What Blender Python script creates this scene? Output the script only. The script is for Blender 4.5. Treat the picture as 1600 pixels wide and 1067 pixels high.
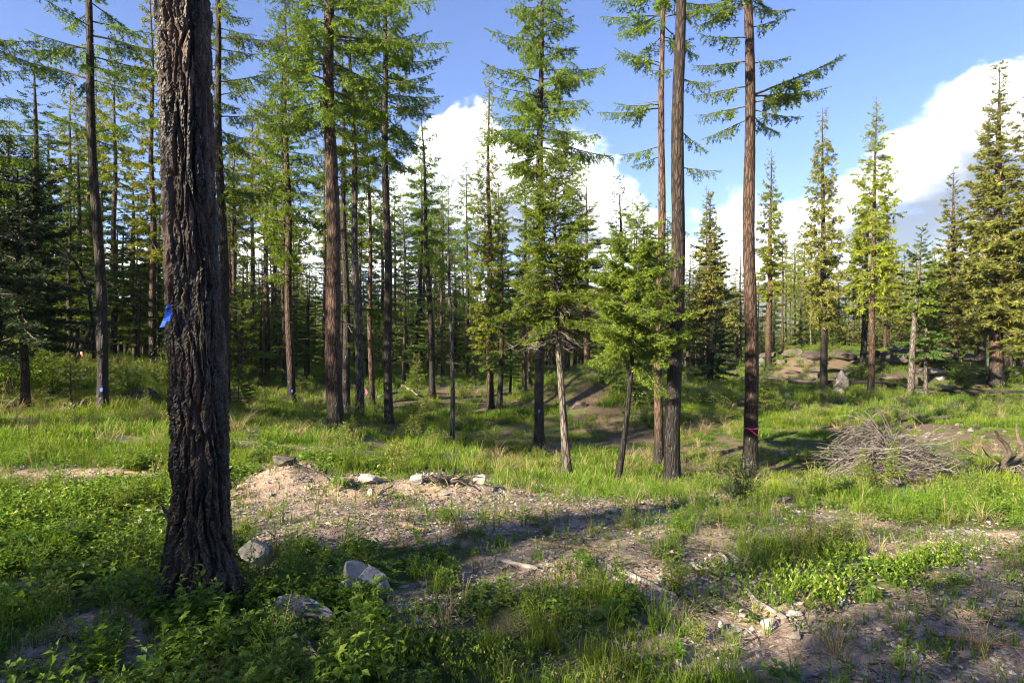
import bpy, math, random
import numpy as np
from mathutils import Vector, Matrix, Euler

for o in list(bpy.data.objects):
    bpy.data.objects.remove(o)
SC = bpy.context.scene
COL = SC.collection
RNG = np.random.default_rng(11)
random.seed(5)

# ------------------------------------------------------------------ camera, sky, sun, exposure
CAM_H = 1.6
cam_d = bpy.data.cameras.new('camera')
cam_d.lens = 22.0
cam_d.sensor_width = 36.0
cam_d.clip_start = 0.05
cam_d.clip_end = 30000
cam = bpy.data.objects.new('camera', cam_d)
COL.objects.link(cam)
cam.location = (0, 0, CAM_H)
cam.rotation_euler = (math.radians(90), 0, 0)
SC.camera = cam
FPX = 22.0 / 36.0 * 1600

SUN_EL = 24.0
SUN_DIR = Vector((-0.80, -0.60, 0.0)).normalized() * math.cos(math.radians(SUN_EL))
SUN_DIR.z = math.sin(math.radians(SUN_EL))
sun_d = bpy.data.lights.new('sun', 'SUN')
sun_d.energy = 4.1
sun_d.angle = math.radians(0.6)
sun_d.color = (1.0, 0.84, 0.60)
sun = bpy.data.objects.new('sun', sun_d)
COL.objects.link(sun)
sun.rotation_euler = (-SUN_DIR).to_track_quat('-Z', 'Y').to_euler()
sun.location = (-30, -8, 30)

SC.view_settings.view_transform = 'Standard'
SC.view_settings.look = 'None'
SC.view_settings.gamma = 1
SC.view_settings.use_curve_mapping = False
SC.view_settings.exposure = 2.6
SC.cycles.use_denoising = True
try:
    SC.cycles.denoiser = 'OPENIMAGEDENOISE'
    SC.cycles.denoising_input_passes = 'RGB_ALBEDO_NORMAL'
    SC.cycles.denoising_prefilter = 'ACCURATE'
except Exception:
    pass
SC.cycles.filter_width = 1.1
SC.cycles.max_bounces = 6
SC.cycles.diffuse_bounces = 3
SC.cycles.glossy_bounces = 2
SC.cycles.transmission_bounces = 4
SC.cycles.volume_bounces = 0


class NT:
    """a small helper around a node tree"""
    def __init__(self, tree):
        self.t = tree
        tree.nodes.clear()

    def n(self, typ, **kw):
        nd = self.t.nodes.new('ShaderNode' + typ)
        for k, v in kw.items():
            setattr(nd, k, v)
        return nd

    def put(self, sock, v):
        if v is None:
            return
        if isinstance(v, bpy.types.NodeSocket):
            self.t.links.new(v, sock)
        elif isinstance(v, (tuple, list)) and len(v) == 3 and sock.type == 'RGBA':
            sock.default_value = (*v, 1)
        else:
            sock.default_value = v

    def math(self, op, a, b=None, c=None, clamp=False):
        nd = self.n('Math', operation=op, use_clamp=clamp)
        self.put(nd.inputs[0], a)
        self.put(nd.inputs[1], b)
        self.put(nd.inputs[2], c)
        return nd.outputs[0]

    def vmath(self, op, a, b=None):
        nd = self.n('VectorMath', operation=op)
        self.put(nd.inputs[0], a)
        self.put(nd.inputs[1], b)
        return nd.outputs[0]

    def mix(self, f, a, b, blend='MIX'):
        nd = self.n('Mix', data_type='RGBA', blend_type=blend)
        self.put(nd.inputs[0], f)
        self.put(nd.inputs[6], a)
        self.put(nd.inputs[7], b)
        return nd.outputs[2]

    def noise(self, vec, scale, detail=4.0, rough=0.55, dist=0.0):
        nd = self.n('TexNoise')
        self.put(nd.inputs['Vector'], vec)
        nd.inputs['Scale'].default_value = scale
        nd.inputs['Detail'].default_value = detail
        nd.inputs['Roughness'].default_value = rough
        nd.inputs['Distortion'].default_value = dist
        return nd.outputs[0]

    def smooth(self, v, lo, hi, a=0.0, b=1.0):
        nd = self.n('MapRange', interpolation_type='SMOOTHSTEP')
        self.put(nd.inputs['Value'], v)
        self.put(nd.inputs['From Min'], lo)
        self.put(nd.inputs['From Max'], hi)
        self.put(nd.inputs['To Min'], a)
        self.put(nd.inputs['To Max'], b)
        return nd.outputs[0]

    def attr(self, name):
        return self.n('Attribute', attribute_name=name).outputs['Fac']


# sky with a bank of evening cumulus along the horizon
world = bpy.data.worlds.new('World')
SC.world = world
world.use_nodes = True
w = NT(world.node_tree)
sky = w.n('TexSky', sky_type='NISHITA', sun_disc=False)
sky.sun_elevation = math.radians(SUN_EL)
sky.sun_rotation = math.atan2(SUN_DIR.x, SUN_DIR.y)
sky.altitude = 900
sky.air_density = 1.0
sky.dust_density = 0.4
sky.ozone_density = 2.5
gen = w.n('TexCoord').outputs['Generated']
sep = w.n('SeparateXYZ')
w.put(sep.inputs[0], gen)
az = w.math('ARCTAN2', sep.outputs[0], sep.outputs[1])          # 0 ahead, + right
el = w.math('MULTIPLY', w.math('ARCSINE', sep.outputs[2]), 180 / math.pi)
azf = w.math('MULTIPLY_ADD', az, 1 / (2 * math.pi), 0.5)
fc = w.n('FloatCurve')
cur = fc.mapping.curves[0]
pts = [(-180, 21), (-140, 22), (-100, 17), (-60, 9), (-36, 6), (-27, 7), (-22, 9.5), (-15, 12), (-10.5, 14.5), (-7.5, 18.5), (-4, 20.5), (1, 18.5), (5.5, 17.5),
       (9.5, 16.0), (12, 13.5), (16, 11.0), (20, 11.5), (24.5, 13.0), (31, 16.2), (36, 18.2), (41, 19.0), (55, 18), (80, 16), (130, 19), (180, 18)]  # bank raised beside and behind the camera to add ambient light
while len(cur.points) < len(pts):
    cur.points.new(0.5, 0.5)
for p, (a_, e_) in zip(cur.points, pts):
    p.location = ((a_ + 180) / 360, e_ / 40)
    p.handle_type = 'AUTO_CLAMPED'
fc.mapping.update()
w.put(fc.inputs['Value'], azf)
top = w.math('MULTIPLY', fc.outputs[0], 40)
cvec = w.vmath('MULTIPLY', gen, (1.0, 1.0, 1.7))
n1 = w.noise(cvec, 5.5, 9.0, 0.56, 0.25)
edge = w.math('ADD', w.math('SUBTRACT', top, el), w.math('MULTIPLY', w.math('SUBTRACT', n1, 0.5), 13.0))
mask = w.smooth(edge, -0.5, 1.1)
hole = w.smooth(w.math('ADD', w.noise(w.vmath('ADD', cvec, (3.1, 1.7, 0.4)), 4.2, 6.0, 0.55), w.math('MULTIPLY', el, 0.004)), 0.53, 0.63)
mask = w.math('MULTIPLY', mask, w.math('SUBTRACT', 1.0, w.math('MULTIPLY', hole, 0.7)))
shade = w.noise(w.vmath('ADD', cvec, (0.4, 0.3, 0.09)), 3.4, 7.0, 0.52)
body = w.smooth(edge, 1.0, 7.0)
dk = w.math('MULTIPLY', w.smooth(shade, 0.37, 0.56), body)
ccol = w.mix(dk, (1.0, 0.985, 0.97), (0.105, 0.125, 0.175))
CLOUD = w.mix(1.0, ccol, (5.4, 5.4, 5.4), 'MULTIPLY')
skyc = w.mix(1.0, sky.outputs[0], (0.40, 0.355, 0.425), 'MULTIPLY')
hsv = w.n('HueSaturation')
hsv.inputs['Saturation'].default_value = 1.12
w.put(hsv.inputs['Color'], skyc)
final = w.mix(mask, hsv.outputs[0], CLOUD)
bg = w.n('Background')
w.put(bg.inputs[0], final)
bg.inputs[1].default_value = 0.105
wo = w.n('OutputWorld')
w.put(wo.inputs[0], bg.outputs[0])


# ------------------------------------------------------------------ numeric noise
def _h(i, j, k, seed):
    n = (i.astype(np.int64) * 374761393 + j.astype(np.int64) * 668265263 + k.astype(np.int64) * 2147483647 + seed * 1274126177) & 0xFFFFFFFF
    n = ((n ^ (n >> 13)) * 1274126177) & 0xFFFFFFFF
    n = ((n ^ (n >> 16)) * 2246822519) & 0xFFFFFFFF
    return ((n ^ (n >> 15)) & 0xFFFFFF) / float(0xFFFFFF)


def vnoise(x, y, z=None, seed=0):
    x = np.asarray(x, float)
    y = np.asarray(y, float)
    z = np.zeros_like(x) if z is None else np.asarray(z, float)
    i, j, k = np.floor(x), np.floor(y), np.floor(z)
    fx, fy, fz = x - i, y - j, z - k
    fx, fy, fz = (f * f * (3 - 2 * f) for f in (fx, fy, fz))
    r = 0
    for a in (0, 1):
        for b in (0, 1):
            for c in (0, 1):
                wgt = (fx if a else 1 - fx) * (fy if b else 1 - fy) * (fz if c else 1 - fz)
                r = r + wgt * _h(i + a, j + b, k + c, seed)
    return r


def fbm(x, y, z=None, octv=4, seed=0, gain=0.5):
    r, a, t = 0, 1.0, 0
    f = 1.0
    for o in range(octv):
        r = r + a * vnoise(np.asarray(x) * f, np.asarray(y) * f, None if z is None else np.asarray(z) * f, seed + o * 17)
        t += a
        a *= gain
        f *= 2.03
    return r / t


def sstep(x, a, b):
    t = np.clip((np.asarray(x, float) - a) / (b - a), 0, 1)
    return t * t * (3 - 2 * t)


# ------------------------------------------------------------------ mesh helper
class Geo:
    def __init__(self):
        self.V, self.F, self.M, self.T, self.R = [], [], [], [], []
        self.nv = 0

    def add(self, V, F, mat=0, tint=0.0, rnd=0.5):
        V = np.asarray(V, float).reshape(-1, 3)
        F = np.asarray(F, np.int64)
        self.V.append(V)
        self.F.append(F + self.nv)
        self.M.append(np.full(len(F), mat, np.int32))
        self.T.append(np.broadcast_to(np.asarray(tint, float), (len(V),)))
        self.R.append(np.broadcast_to(np.asarray(rnd, float), (len(V),)))
        self.nv += len(V)
        return self

    def tris(self, V, mat=0, tint=0.0, rnd=0.5):
        V = np.asarray(V, float).reshape(-1, 3)
        return self.add(V, np.arange(len(V)).reshape(-1, 3), mat, tint, rnd)

    def merge(self, g, mat=None, rot=None, loc=None):
        for V, F, M, T, R in zip(g.V, g.F, g.M, g.T, g.R):
            lo = F.min()
            VV = V
            if rot is not None:
                VV = VV @ np.asarray(rot).T
            if loc is not None:
                VV = VV + np.asarray(loc)
            self.V.append(VV)
            self.F.append(F - lo + self.nv)
            self.M.append(M if mat is None else np.full(len(F), mat, np.int32))
            self.T.append(T)
            self.R.append(R)
            self.nv += len(V)
        return self

    def mesh(self, name, mats, smooth=False):
        me = bpy.data.meshes.new(name)
        V = np.concatenate(self.V)
        sizes = np.concatenate([np.full(len(F), F.shape[1], np.int64) for F in self.F])
        loops = np.concatenate([F.ravel() for F in self.F])
        me.vertices.add(len(V))
        me.vertices.foreach_set('co', V.astype(np.float32).ravel())
        me.loops.add(len(loops))
        me.loops.foreach_set('vertex_index', loops.astype(np.int32))
        me.polygons.add(len(sizes))
        starts = np.concatenate([[0], np.cumsum(sizes)[:-1]])
        me.polygons.foreach_set('loop_start', starts.astype(np.int32))
        me.polygons.foreach_set('material_index', np.concatenate(self.M))
        me.polygons.foreach_set('use_smooth', np.full(len(sizes), smooth))
        for nm, src in (('tint', self.T), ('rnd', self.R)):
            a = me.attributes.new(nm, 'FLOAT', 'POINT')
            a.data.foreach_set('value', np.concatenate(src).astype(np.float32))
        for m in (mats if isinstance(mats, (list, tuple)) else [mats]):
            me.materials.append(m)
        me.update(calc_edges=True)
        return me


def link(name, me, parent=None, loc=None, rot=None, scale=None):
    o = bpy.data.objects.new(name, me)
    COL.objects.link(o)
    if parent is not None:
        o.parent = parent
    if loc is not None:
        o.location = loc
    if rot is not None:
        o.rotation_euler = rot
    if scale is not None:
        o.scale = scale if isinstance(scale, (tuple, list)) else (scale,) * 3
    return o


def tag(o, label=None, cat=None, group=None, kind=None):
    if label:
        o['label'] = label
    if cat:
        o['category'] = cat
    if group:
        o['group'] = group
    if kind:
        o['kind'] = kind
    return o


def thing(name, label, cat, loc, group=None, rz=0.0):
    o = bpy.data.objects.new(name, None)
    o.empty_display_size = 0.2
    COL.objects.link(o)
    o.location = loc
    o.rotation_euler = (0, 0, rz)
    return tag(o, label, cat, group)


def copy_thing(src, loc, rz, sc, label=None, group=None):
    o = src.copy()
    COL.objects.link(o)
    o.location = loc
    o.rotation_euler = (0, 0, rz)
    o.scale = sc if isinstance(sc, tuple) else (sc, sc, sc)
    if label:
        o['label'] = label
    if group:
        o['group'] = group
    for ch in list(src.children):
        c = ch.copy()
        COL.objects.link(c)
        c.parent = o
    return o


def norm(v):
    v = np.asarray(v, float)
    return v / np.maximum(np.linalg.norm(v, axis=-1, keepdims=True), 1e-9)


def tube(P, R, sides=6, cap=True, roll=0.0):
    """a tube along P (n,3) with radii R"""
    P = np.asarray(P, float)
    n = len(P)
    R = np.broadcast_to(np.asarray(R, float), (n,))
    T = np.gradient(P, axis=0)
    T = norm(T)
    ref = np.array([0, 0, 1.0]) if abs(T[:, 2]).mean() < 0.8 else np.array([1.0, 0, 0])
    U = norm(np.cross(T, ref))
    W = np.cross(T, U)
    a = np.linspace(0, 2 * np.pi, sides, endpoint=False) + roll
    V = P[:, None] + R[:, None, None] * (np.cos(a)[None, :, None] * U[:, None] + np.sin(a)[None, :, None] * W[:, None])
    V = V.reshape(-1, 3)
    i = np.arange(n - 1)[:, None] * sides
    j = np.arange(sides)[None]
    jn = (j + 1) % sides
    F = np.stack([i + j, i + jn, i + sides + jn, i + sides + j], -1).reshape(-1, 4)
    return V, F


# ------------------------------------------------------------------ materials
def pmat(name, build, rough=0.8, spec=0.3):
    m = bpy.data.materials.new(name)
    m.use_nodes = True
    t = NT(m.node_tree)
    b = t.n('BsdfPrincipled')
    b.inputs['Roughness'].default_value = rough
    b.inputs['Specular IOR Level'].default_value = spec
    out = t.n('OutputMaterial')
    t.put(out.inputs[0], b.outputs[0])
    build(t, b, out)
    return m


def leafmat(name, col, tip, trans=0.35, vary=0.5, rough=0.5, spec=0.25, dry=None, dryamt=0.0, patch=0.0, patchcol=None):
    def f(t, b, out):
        rnd = t.attr('rnd')
        c = t.mix(t.attr('tint'), col, tip)
        oi = t.n('ObjectInfo')
        if dry is not None:
            c = t.mix(t.math('MULTIPLY', t.smooth(rnd, 1 - dryamt, 1.0), 0.9), c, dry)
        if patchcol is not None:
            pn = t.noise(t.vmath('MULTIPLY', oi.outputs['Location'], (1, 1, 0)), 0.45, 3.0)
            c = t.mix(t.math('MULTIPLY', t.smooth(pn, 0.42, 0.62), patch), c, patchcol)
        h = t.n('HueSaturation')
        t.put(h.inputs['Hue'], t.math('MULTIPLY_ADD', oi.outputs['Random'], 0.014, 0.492))
        t.put(h.inputs['Value'], t.math('ADD', t.math('MULTIPLY_ADD', rnd, vary, 1 - vary / 2), t.math('MULTIPLY_ADD', oi.outputs['Random'], 0.3, -0.15)))
        t.put(h.inputs['Color'], c)
        t.put(b.inputs['Base Color'], h.outputs[0])
        b.inputs['Roughness'].default_value = rough
        b.inputs['Specular IOR Level'].default_value = spec
        tr = t.n('BsdfTranslucent')
        t.put(tr.inputs[0], t.mix(1.0, h.outputs[0], (1.35, 1.25, 0.7), 'MULTIPLY'))
        mx = t.n('MixShader')
        mx.inputs[0].default_value = trans
        t.put(mx.inputs[1], b.outputs[0])
        t.put(mx.inputs[2], tr.outputs[0])
        t.put(out.inputs[0], mx.outputs[0])
    return pmat(name, f)


def barkmat(name, brown, grey, char_h=1.5, rough=0.75, scale=1.0, bump=0.6):
    def f(t, b, out):
        tc = t.n('TexCoord').outputs['Object']
        oi = t.n('ObjectInfo')
        v = t.vmath('MULTIPLY', tc, (9 * scale, 9 * scale, 1.6 * scale))
        n = t.noise(v, 1.6, 6.0, 0.65, 0.6)
        vo = t.n('TexVoronoi', feature='DISTANCE_TO_EDGE')
        t.put(vo.inputs['Vector'], t.vmath('ADD', t.vmath('MULTIPLY', tc, (13 * scale, 13 * scale, 2.6 * scale)), n))
        vo.inputs['Scale'].default_value = 1.2
        pl = t.smooth(vo.outputs['Distance'], 0.0, 0.22)
        c = t.mix(t.smooth(n, 0.38, 0.66), brown, grey)
        furrow = tuple(x * 0.25 for x in brown)
        c = t.mix(pl, furrow, c)
        z = t.n('SeparateXYZ')
        t.put(z.inputs[0], tc)
        big = t.noise(t.vmath('MULTIPLY', tc, (2.5, 2.5, 0.9)), 1.0, 4.0)
        hh = t.math('ADD', z.outputs[2], t.math('MULTIPLY_ADD', big, -3.4, 1.7))
        hh = t.math('ADD', hh, t.math('MULTIPLY_ADD', oi.outputs['Random'], 1.0, -0.5))
        ch = t.smooth(hh, char_h + 0.9, char_h - 0.6)
        ch = t.math('MULTIPLY', ch, t.math('MULTIPLY_ADD', t.smooth(n, 0.55, 0.72), -0.5, 1.0))
        c = t.mix(ch, c, (0.008, 0.0072, 0.0075))
        h = t.n('HueSaturation')
        t.put(h.inputs['Value'], t.math('MULTIPLY_ADD', oi.outputs['Random'], 0.5, 0.75))
        t.put(h.inputs['Color'], c)
        t.put(b.inputs['Base Color'], h.outputs[0])
        t.put(b.inputs['Roughness'], t.math('MULTIPLY_ADD', ch, -0.25, rough))
        bp = t.n('Bump')
        bp.inputs['Strength'].default_value = bump
        bp.inputs['Distance'].default_value = 0.03
        t.put(bp.inputs['Height'], t.math('ADD', t.math('MULTIPLY', pl, 0.7), n))
        t.put(b.inputs['Normal'], bp.outputs[0])
    return pmat(name, f, rough, 0.3)


def woodmat(name, c1, c2, rough=0.8, sc=1.0):
    def f(t, b, out):
        tc = t.n('TexCoord').outputs['Object']
        oi = t.n('ObjectInfo')
        n = t.noise(t.vmath('MULTIPLY', tc, (3 * sc, 22 * sc, 22 * sc)), 2.0, 5.0, 0.6, 0.3)
        n2 = t.noise(tc, 5.0 * sc, 3.0)
        c = t.mix(t.smooth(n, 0.35, 0.65), c1, c2)
        c = t.mix(t.math('MULTIPLY', t.smooth(n2, 0.5, 0.7), 0.5), c, tuple(x * 0.35 for x in c1))
        h = t.n('HueSaturation')
        t.put(h.inputs['Value'], t.math('MULTIPLY_ADD', oi.outputs['Random'], 0.7, 0.65))
        t.put(h.inputs['Color'], c)
        t.put(b.inputs['Base Color'], h.outputs[0])
        bp = t.n('Bump')
        bp.inputs['Strength'].default_value = 0.5
        bp.inputs['Distance'].default_value = 0.01
        t.put(bp.inputs['Height'], n)
        t.put(b.inputs['Normal'], bp.outputs[0])
    return pmat(name, f, rough, 0.25)


def rockmat(name, c1, c2, c3, sc=1.0):
    def f(t, b, out):
        tc = t.n('TexCoord').outputs['Object']
        oi = t.n('ObjectInfo')
        tv = t.vmath('ADD', tc, t.vmath('MULTIPLY', oi.outputs['Location'], (1.3, 0.7, 0)))
        n = t.noise(tv, 6 * sc, 7.0, 0.62, 0.5)
        n2 = t.noise(t.vmath('MULTIPLY', tv, (1, 1, 3)), 2.2 * sc, 4.0, 0.6, 1.0)
        n3 = t.noise(tv, 34 * sc, 3.0, 0.6)
        c = t.mix(t.smooth(n, 0.36, 0.66), c1, c2)
        c = t.mix(t.math('MULTIPLY', t.smooth(n2, 0.5, 0.66), 0.8), c, c3)
        c = t.mix(t.math('MULTIPLY', t.smooth(n3, 0.55, 0.7), 0.35), c, tuple(x * 0.4 for x in c1))
        h = t.n('HueSaturation')
        t.put(h.inputs['Value'], t.math('MULTIPLY_ADD', oi.outputs['Random'], 0.6, 0.7))
        t.put(h.inputs['Color'], c)
        t.put(b.inputs['Base Color'], h.outputs[0])
        bp = t.n('Bump')
        bp.inputs['Strength'].default_value = 0.55
        bp.inputs['Distance'].default_value = 0.02
        t.put(bp.inputs['Height'], t.math('ADD', n, t.math('MULTIPLY', n3, 0.3)))
        t.put(b.inputs['Normal'], bp.outputs[0])
    return pmat(name, f, 0.8, 0.3)


M = {}
M['larch'] = leafmat('larch_needles', (0.082, 0.165, 0.022), (0.185, 0.25, 0.026), 0.42, 0.6)
M['larch_bright'] = leafmat('bright_larch_needles', (0.160, 0.215, 0.022), (0.28, 0.31, 0.034), 0.44, 0.5)
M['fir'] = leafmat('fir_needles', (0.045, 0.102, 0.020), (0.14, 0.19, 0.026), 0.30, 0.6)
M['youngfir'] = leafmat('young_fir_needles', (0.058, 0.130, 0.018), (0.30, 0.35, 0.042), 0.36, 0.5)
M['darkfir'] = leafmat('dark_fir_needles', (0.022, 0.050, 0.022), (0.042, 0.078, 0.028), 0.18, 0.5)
M['oldfir'] = leafmat('old_fir_needles', (0.130, 0.155, 0.032), (0.25, 0.245, 0.055), 0.38, 0.7)
M['grass'] = leafmat('grass_blades', (0.062, 0.155, 0.013), (0.17, 0.25, 0.024), 0.45, 0.7, 0.5, 0.25, (0.27, 0.22, 0.10), 0.06, 0.7, (0.19, 0.245, 0.026))
M['drygrass'] = leafmat('dry_grass_blades', (0.24, 0.20, 0.11), (0.34, 0.29, 0.17), 0.3, 0.5, 0.6, 0.2)
M['leaf'] = leafmat('broad_leaves', (0.066, 0.155, 0.018), (0.17, 0.25, 0.024), 0.42, 0.6, 0.45, 0.3, (0.22, 0.18, 0.05), 0.04, 0.5, (0.10, 0.15, 0.03))
M['shrubleaf'] = leafmat('shrub_leaves', (0.080, 0.140, 0.024), (0.22, 0.245, 0.038), 0.35, 0.6, 0.5, 0.25)
M['matleaf'] = leafmat('kinnikinnick_leaves', (0.040, 0.105, 0.012), (0.135, 0.20, 0.018), 0.3, 0.5, 0.4, 0.35)
M['bluegreen'] = leafmat('bluegreen_leaves', (0.060, 0.095, 0.055), (0.11, 0.14, 0.075), 0.3, 0.5)
M['bark'] = barkmat('larch_bark', (0.066, 0.037, 0.025), (0.115, 0.078, 0.059), 1.2)
M['bark_dark'] = barkmat('charred_bark', (0.026, 0.018, 0.015), (0.052, 0.040, 0.035), 2.6)
M['bark_pale'] = barkmat('pale_bark', (0.105, 0.090, 0.079), (0.185, 0.165, 0.15), 0.0, 0.85)
M['bark_fir'] = barkmat('fir_bark', (0.055, 0.040, 0.032), (0.10, 0.08, 0.066), 0.4, 0.85)
M['limb'] = woodmat('limb_bark', (0.055, 0.042, 0.034), (0.12, 0.10, 0.085))
M['deadtwig'] = woodmat('dead_twigs', (0.062, 0.054, 0.053), (0.165, 0.145, 0.137))
M['greywood'] = woodmat('weathered_wood', (0.105, 0.098, 0.095), (0.25, 0.235, 0.225))
M['brownwood'] = woodmat('brown_wood', (0.16, 0.115, 0.08), (0.30, 0.235, 0.175))
M['charwood'] = woodmat('charred_wood', (0.016, 0.014, 0.014), (0.06, 0.053, 0.05), 0.55)
M['rotwood'] = woodmat('rotten_wood', (0.26, 0.12, 0.055), (0.38, 0.21, 0.11))
M['rock'] = rockmat('grey_rock', (0.14, 0.145, 0.158), (0.27, 0.272, 0.285), (0.20, 0.17, 0.14))
M['rock_pale'] = rockmat('pale_rock', (0.20, 0.19, 0.185), (0.35, 0.335, 0.32), (0.25, 0.20, 0.15), 1.3)
M['rock_mid'] = rockmat('rubble_rock', (0.10, 0.095, 0.09), (0.20, 0.19, 0.175), (0.16, 0.125, 0.09), 1.2)
M['rock_ledge'] = rockmat('ledge_rock', (0.040, 0.036, 0.034), (0.090, 0.076, 0.066), (0.13, 0.092, 0.066), 1.0)


# ------------------------------------------------------------------ terrain: control points (pixel x, pixel y, distance) in the photograph
def unproj(px, py, d):
    return np.array([d * (px - 800) / FPX, d, CAM_H - d * (py - 533.5) / FPX])


CP = [(0, 950, 3.75), (400, 950, 3.75), (800, 950, 3.75), (1200, 950, 3.75), (1600, 950, 3.76),
      (0, 850, 4.95), (400, 850, 4.95), (800, 845, 4.95), (1200, 850, 5.0), (1600, 860, 5.0),
      (100, 740, 7.6), (300, 770, 6.7), (560, 775, 6.6), (800, 790, 6.3), (1050, 800, 6.2), (1300, 815, 6.2), (1550, 815, 6.3),
      (100, 690, 10), (300, 690, 10), (0, 645, 14.5), (250, 645, 14.5), (400, 700, 9.7), (450, 745, 7.9),
      (600, 715, 10.0), (800, 752, 9.3), (1000, 772, 9.2), (1200, 772, 9.2), (1450, 785, 8.8), (1600, 770, 9.2),
      (525, 678, 17), (607, 665, 20), (842, 697, 17), (888, 748, 12.5), (963, 760, 11.5), (1050, 767, 13), (1030, 722, 16),
      (1172, 732, 15.8), (707, 698, 15), (676, 620, 28), (768, 640, 26), (456, 635, 24), (417, 600, 32), (1287, 610, 38),
      (1360, 618, 36), (1422, 620, 35), (1200, 575, 45), (1440, 600, 40.5), (1440, 551, 43.5), (1250, 600, 40), (1250, 550, 44),
      (1557, 588, 42), (1390, 735, 13), (1390, 640, 25), (1250, 660, 22), (1600, 700, 15), (1500, 668, 20), (1600, 640, 26),
      (50, 580, 21), (200, 570, 24), (110, 610, 17.5), (600, 588, 36), (450, 580, 40), (760, 600, 35), (1000, 600, 36), (920, 598, 25), (985, 650, 21),
      (920, 680, 19), (1110, 640, 24), (1110, 598, 33), (800, 632, 27.5)]
CW = [unproj(*c) for c in CP]
CW += [np.array(p, float) for p in ((-8, -8, 0.1), (8, -8, 0.2), (0, 0, 0.0), (-4, 1, 0), (4, 1, 0), (-25, 0, 0.3), (-30, -20, 0.6), (20, 0, -0.1), (30, -20, 0.4),
                                    (30, 12, -1.0), (-30, 30, 1.2), (-22, 14, 0.4), (0, 60, -0.8), (40, 60, -0.9), (-40, 60, 0.6), (46, 36, -0.5), (20, 55, -0.3), (35, 50, 0.2))]
CW = np.array(CW)


def _tps_fit(P, z, lam):
    n = len(P)
    d = np.linalg.norm(P[:, None] - P[None], axis=-1)
    K = np.where(d > 0, d * d * np.log(np.maximum(d, 1e-9)), 0) + lam * np.eye(n)
    Q = np.concatenate([np.ones((n, 1)), P], 1)
    A = np.block([[K, Q], [Q.T, np.zeros((3, 3))]])
    return np.linalg.solve(A, np.concatenate([z, np.zeros(3)]))


_S = 10.0
_P = CW[:, :2] / _S
_C = _tps_fit(_P, CW[:, 2], 0.004)


def base_ground(x, y):
    x = np.asarray(x, float)
    y = np.asarray(y, float)
    sh = x.shape
    q = np.stack([x.ravel(), y.ravel()], -1) / _S
    out = np.empty(len(q))
    for s in range(0, len(q), 20000):
        qq = q[s:s + 20000]
        lim = np.clip(qq, -6.5, 6.5)
        d2 = ((lim[:, None] - _P[None]) ** 2).sum(-1)
        K = 0.5 * d2 * np.log(np.maximum(d2, 1e-12))
        out[s:s + 20000] = K @ _C[:-3] + _C[-3] + lim @ _C[-2:]
    z = out.reshape(sh)
    r = np.hypot(x, y)
    far = -1.0 - 0.04 * np.clip(y - 55, 0, 900) - 0.03 * np.clip(y - 300, 0, 1200) + 0.03 * np.clip(-x - 40, 0, 300) + 0.02 * np.clip(-y - 30, 0, 300)
    far = far + 1.5 * (fbm(x / 40, y / 40, None, 3, 5) - 0.5)
    wgt = sstep(r, 46, 70)
    z = np.clip(z, -4, 3)
    return z * (1 - wgt) + far * wgt


BUMPS = []


def ground(x, y):
    x = np.asarray(x, float)
    y = np.asarray(y, float)
    z = base_ground(x, y)
    for bx, by, rx, ry, h in BUMPS:
        z = z + h * np.exp(-(((x - bx) / rx) ** 2 + ((y - by) / ry) ** 2))
    r = np.hypot(x, y)
    z = z + 0.30 * (fbm(x / 3.5, y / 3.5, None, 3, 3) - 0.5) * sstep(r, 8, 18)
    z = z + 0.14 * (fbm(x / 0.9, y / 0.9, None, 3, 9) - 0.5)
    z = z + 0.05 * (fbm(x / 0.22, y / 0.22, None, 2, 21) - 0.5) * (1 - sstep(r, 9, 16))
    return z


_D = np.concatenate([np.arange(1.8, 12, 0.03), np.arange(12, 70, 0.12)])


def hit(px, py):
    X = _D * (px - 800) / FPX
    Z = CAM_H - _D * (py - 533.5) / FPX
    g = ground(X, _D)
    k = np.argmax(g >= Z)
    if g[k] < Z[k]:
        k = len(_D) - 1
    return np.array([X[k], _D[k], g[k]])


for (px, py, rx, ry, h) in ((565, 768, 0.55, 0.35, 0.17), (447, 760, 0.40, 0.35, 0.26), (690, 768, 0.45, 0.3, 0.16), (755, 772, 0.5, 0.3, 0.10),
                            (90, 748, 1.6, 0.3, 0.12), (500, 735, 0.5, 0.3, 0.12)):
    p = hit(px, py)
    BUMPS.append((p[0], p[1], rx, ry, h))
for (px, d, rx, ry, h) in ((915, 24.5, 2.0, 1.6, 0.75), (1530, 17, 3.0, 2.0, 0.3)):
    BUMPS.append((d * (px - 800) / FPX, d, rx, ry, h))


def gz(x, y):
    return float(ground(np.array([x]), np.array([y]))[0])


def to_px(x, y, z):
    yy = np.maximum(y, 0.6)
    return 800 + FPX * x / yy, 533.5 + FPX * (CAM_H - z) / yy


def blobs(px, py, L):
    m = np.zeros_like(px)
    for (cx, cy, rx, ry, s) in L:
        d = ((px - cx) / rx) ** 2 + ((py - cy) / ry) ** 2
        m = np.maximum(m, s * np.exp(-d ** 1.5))
    return m


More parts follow.
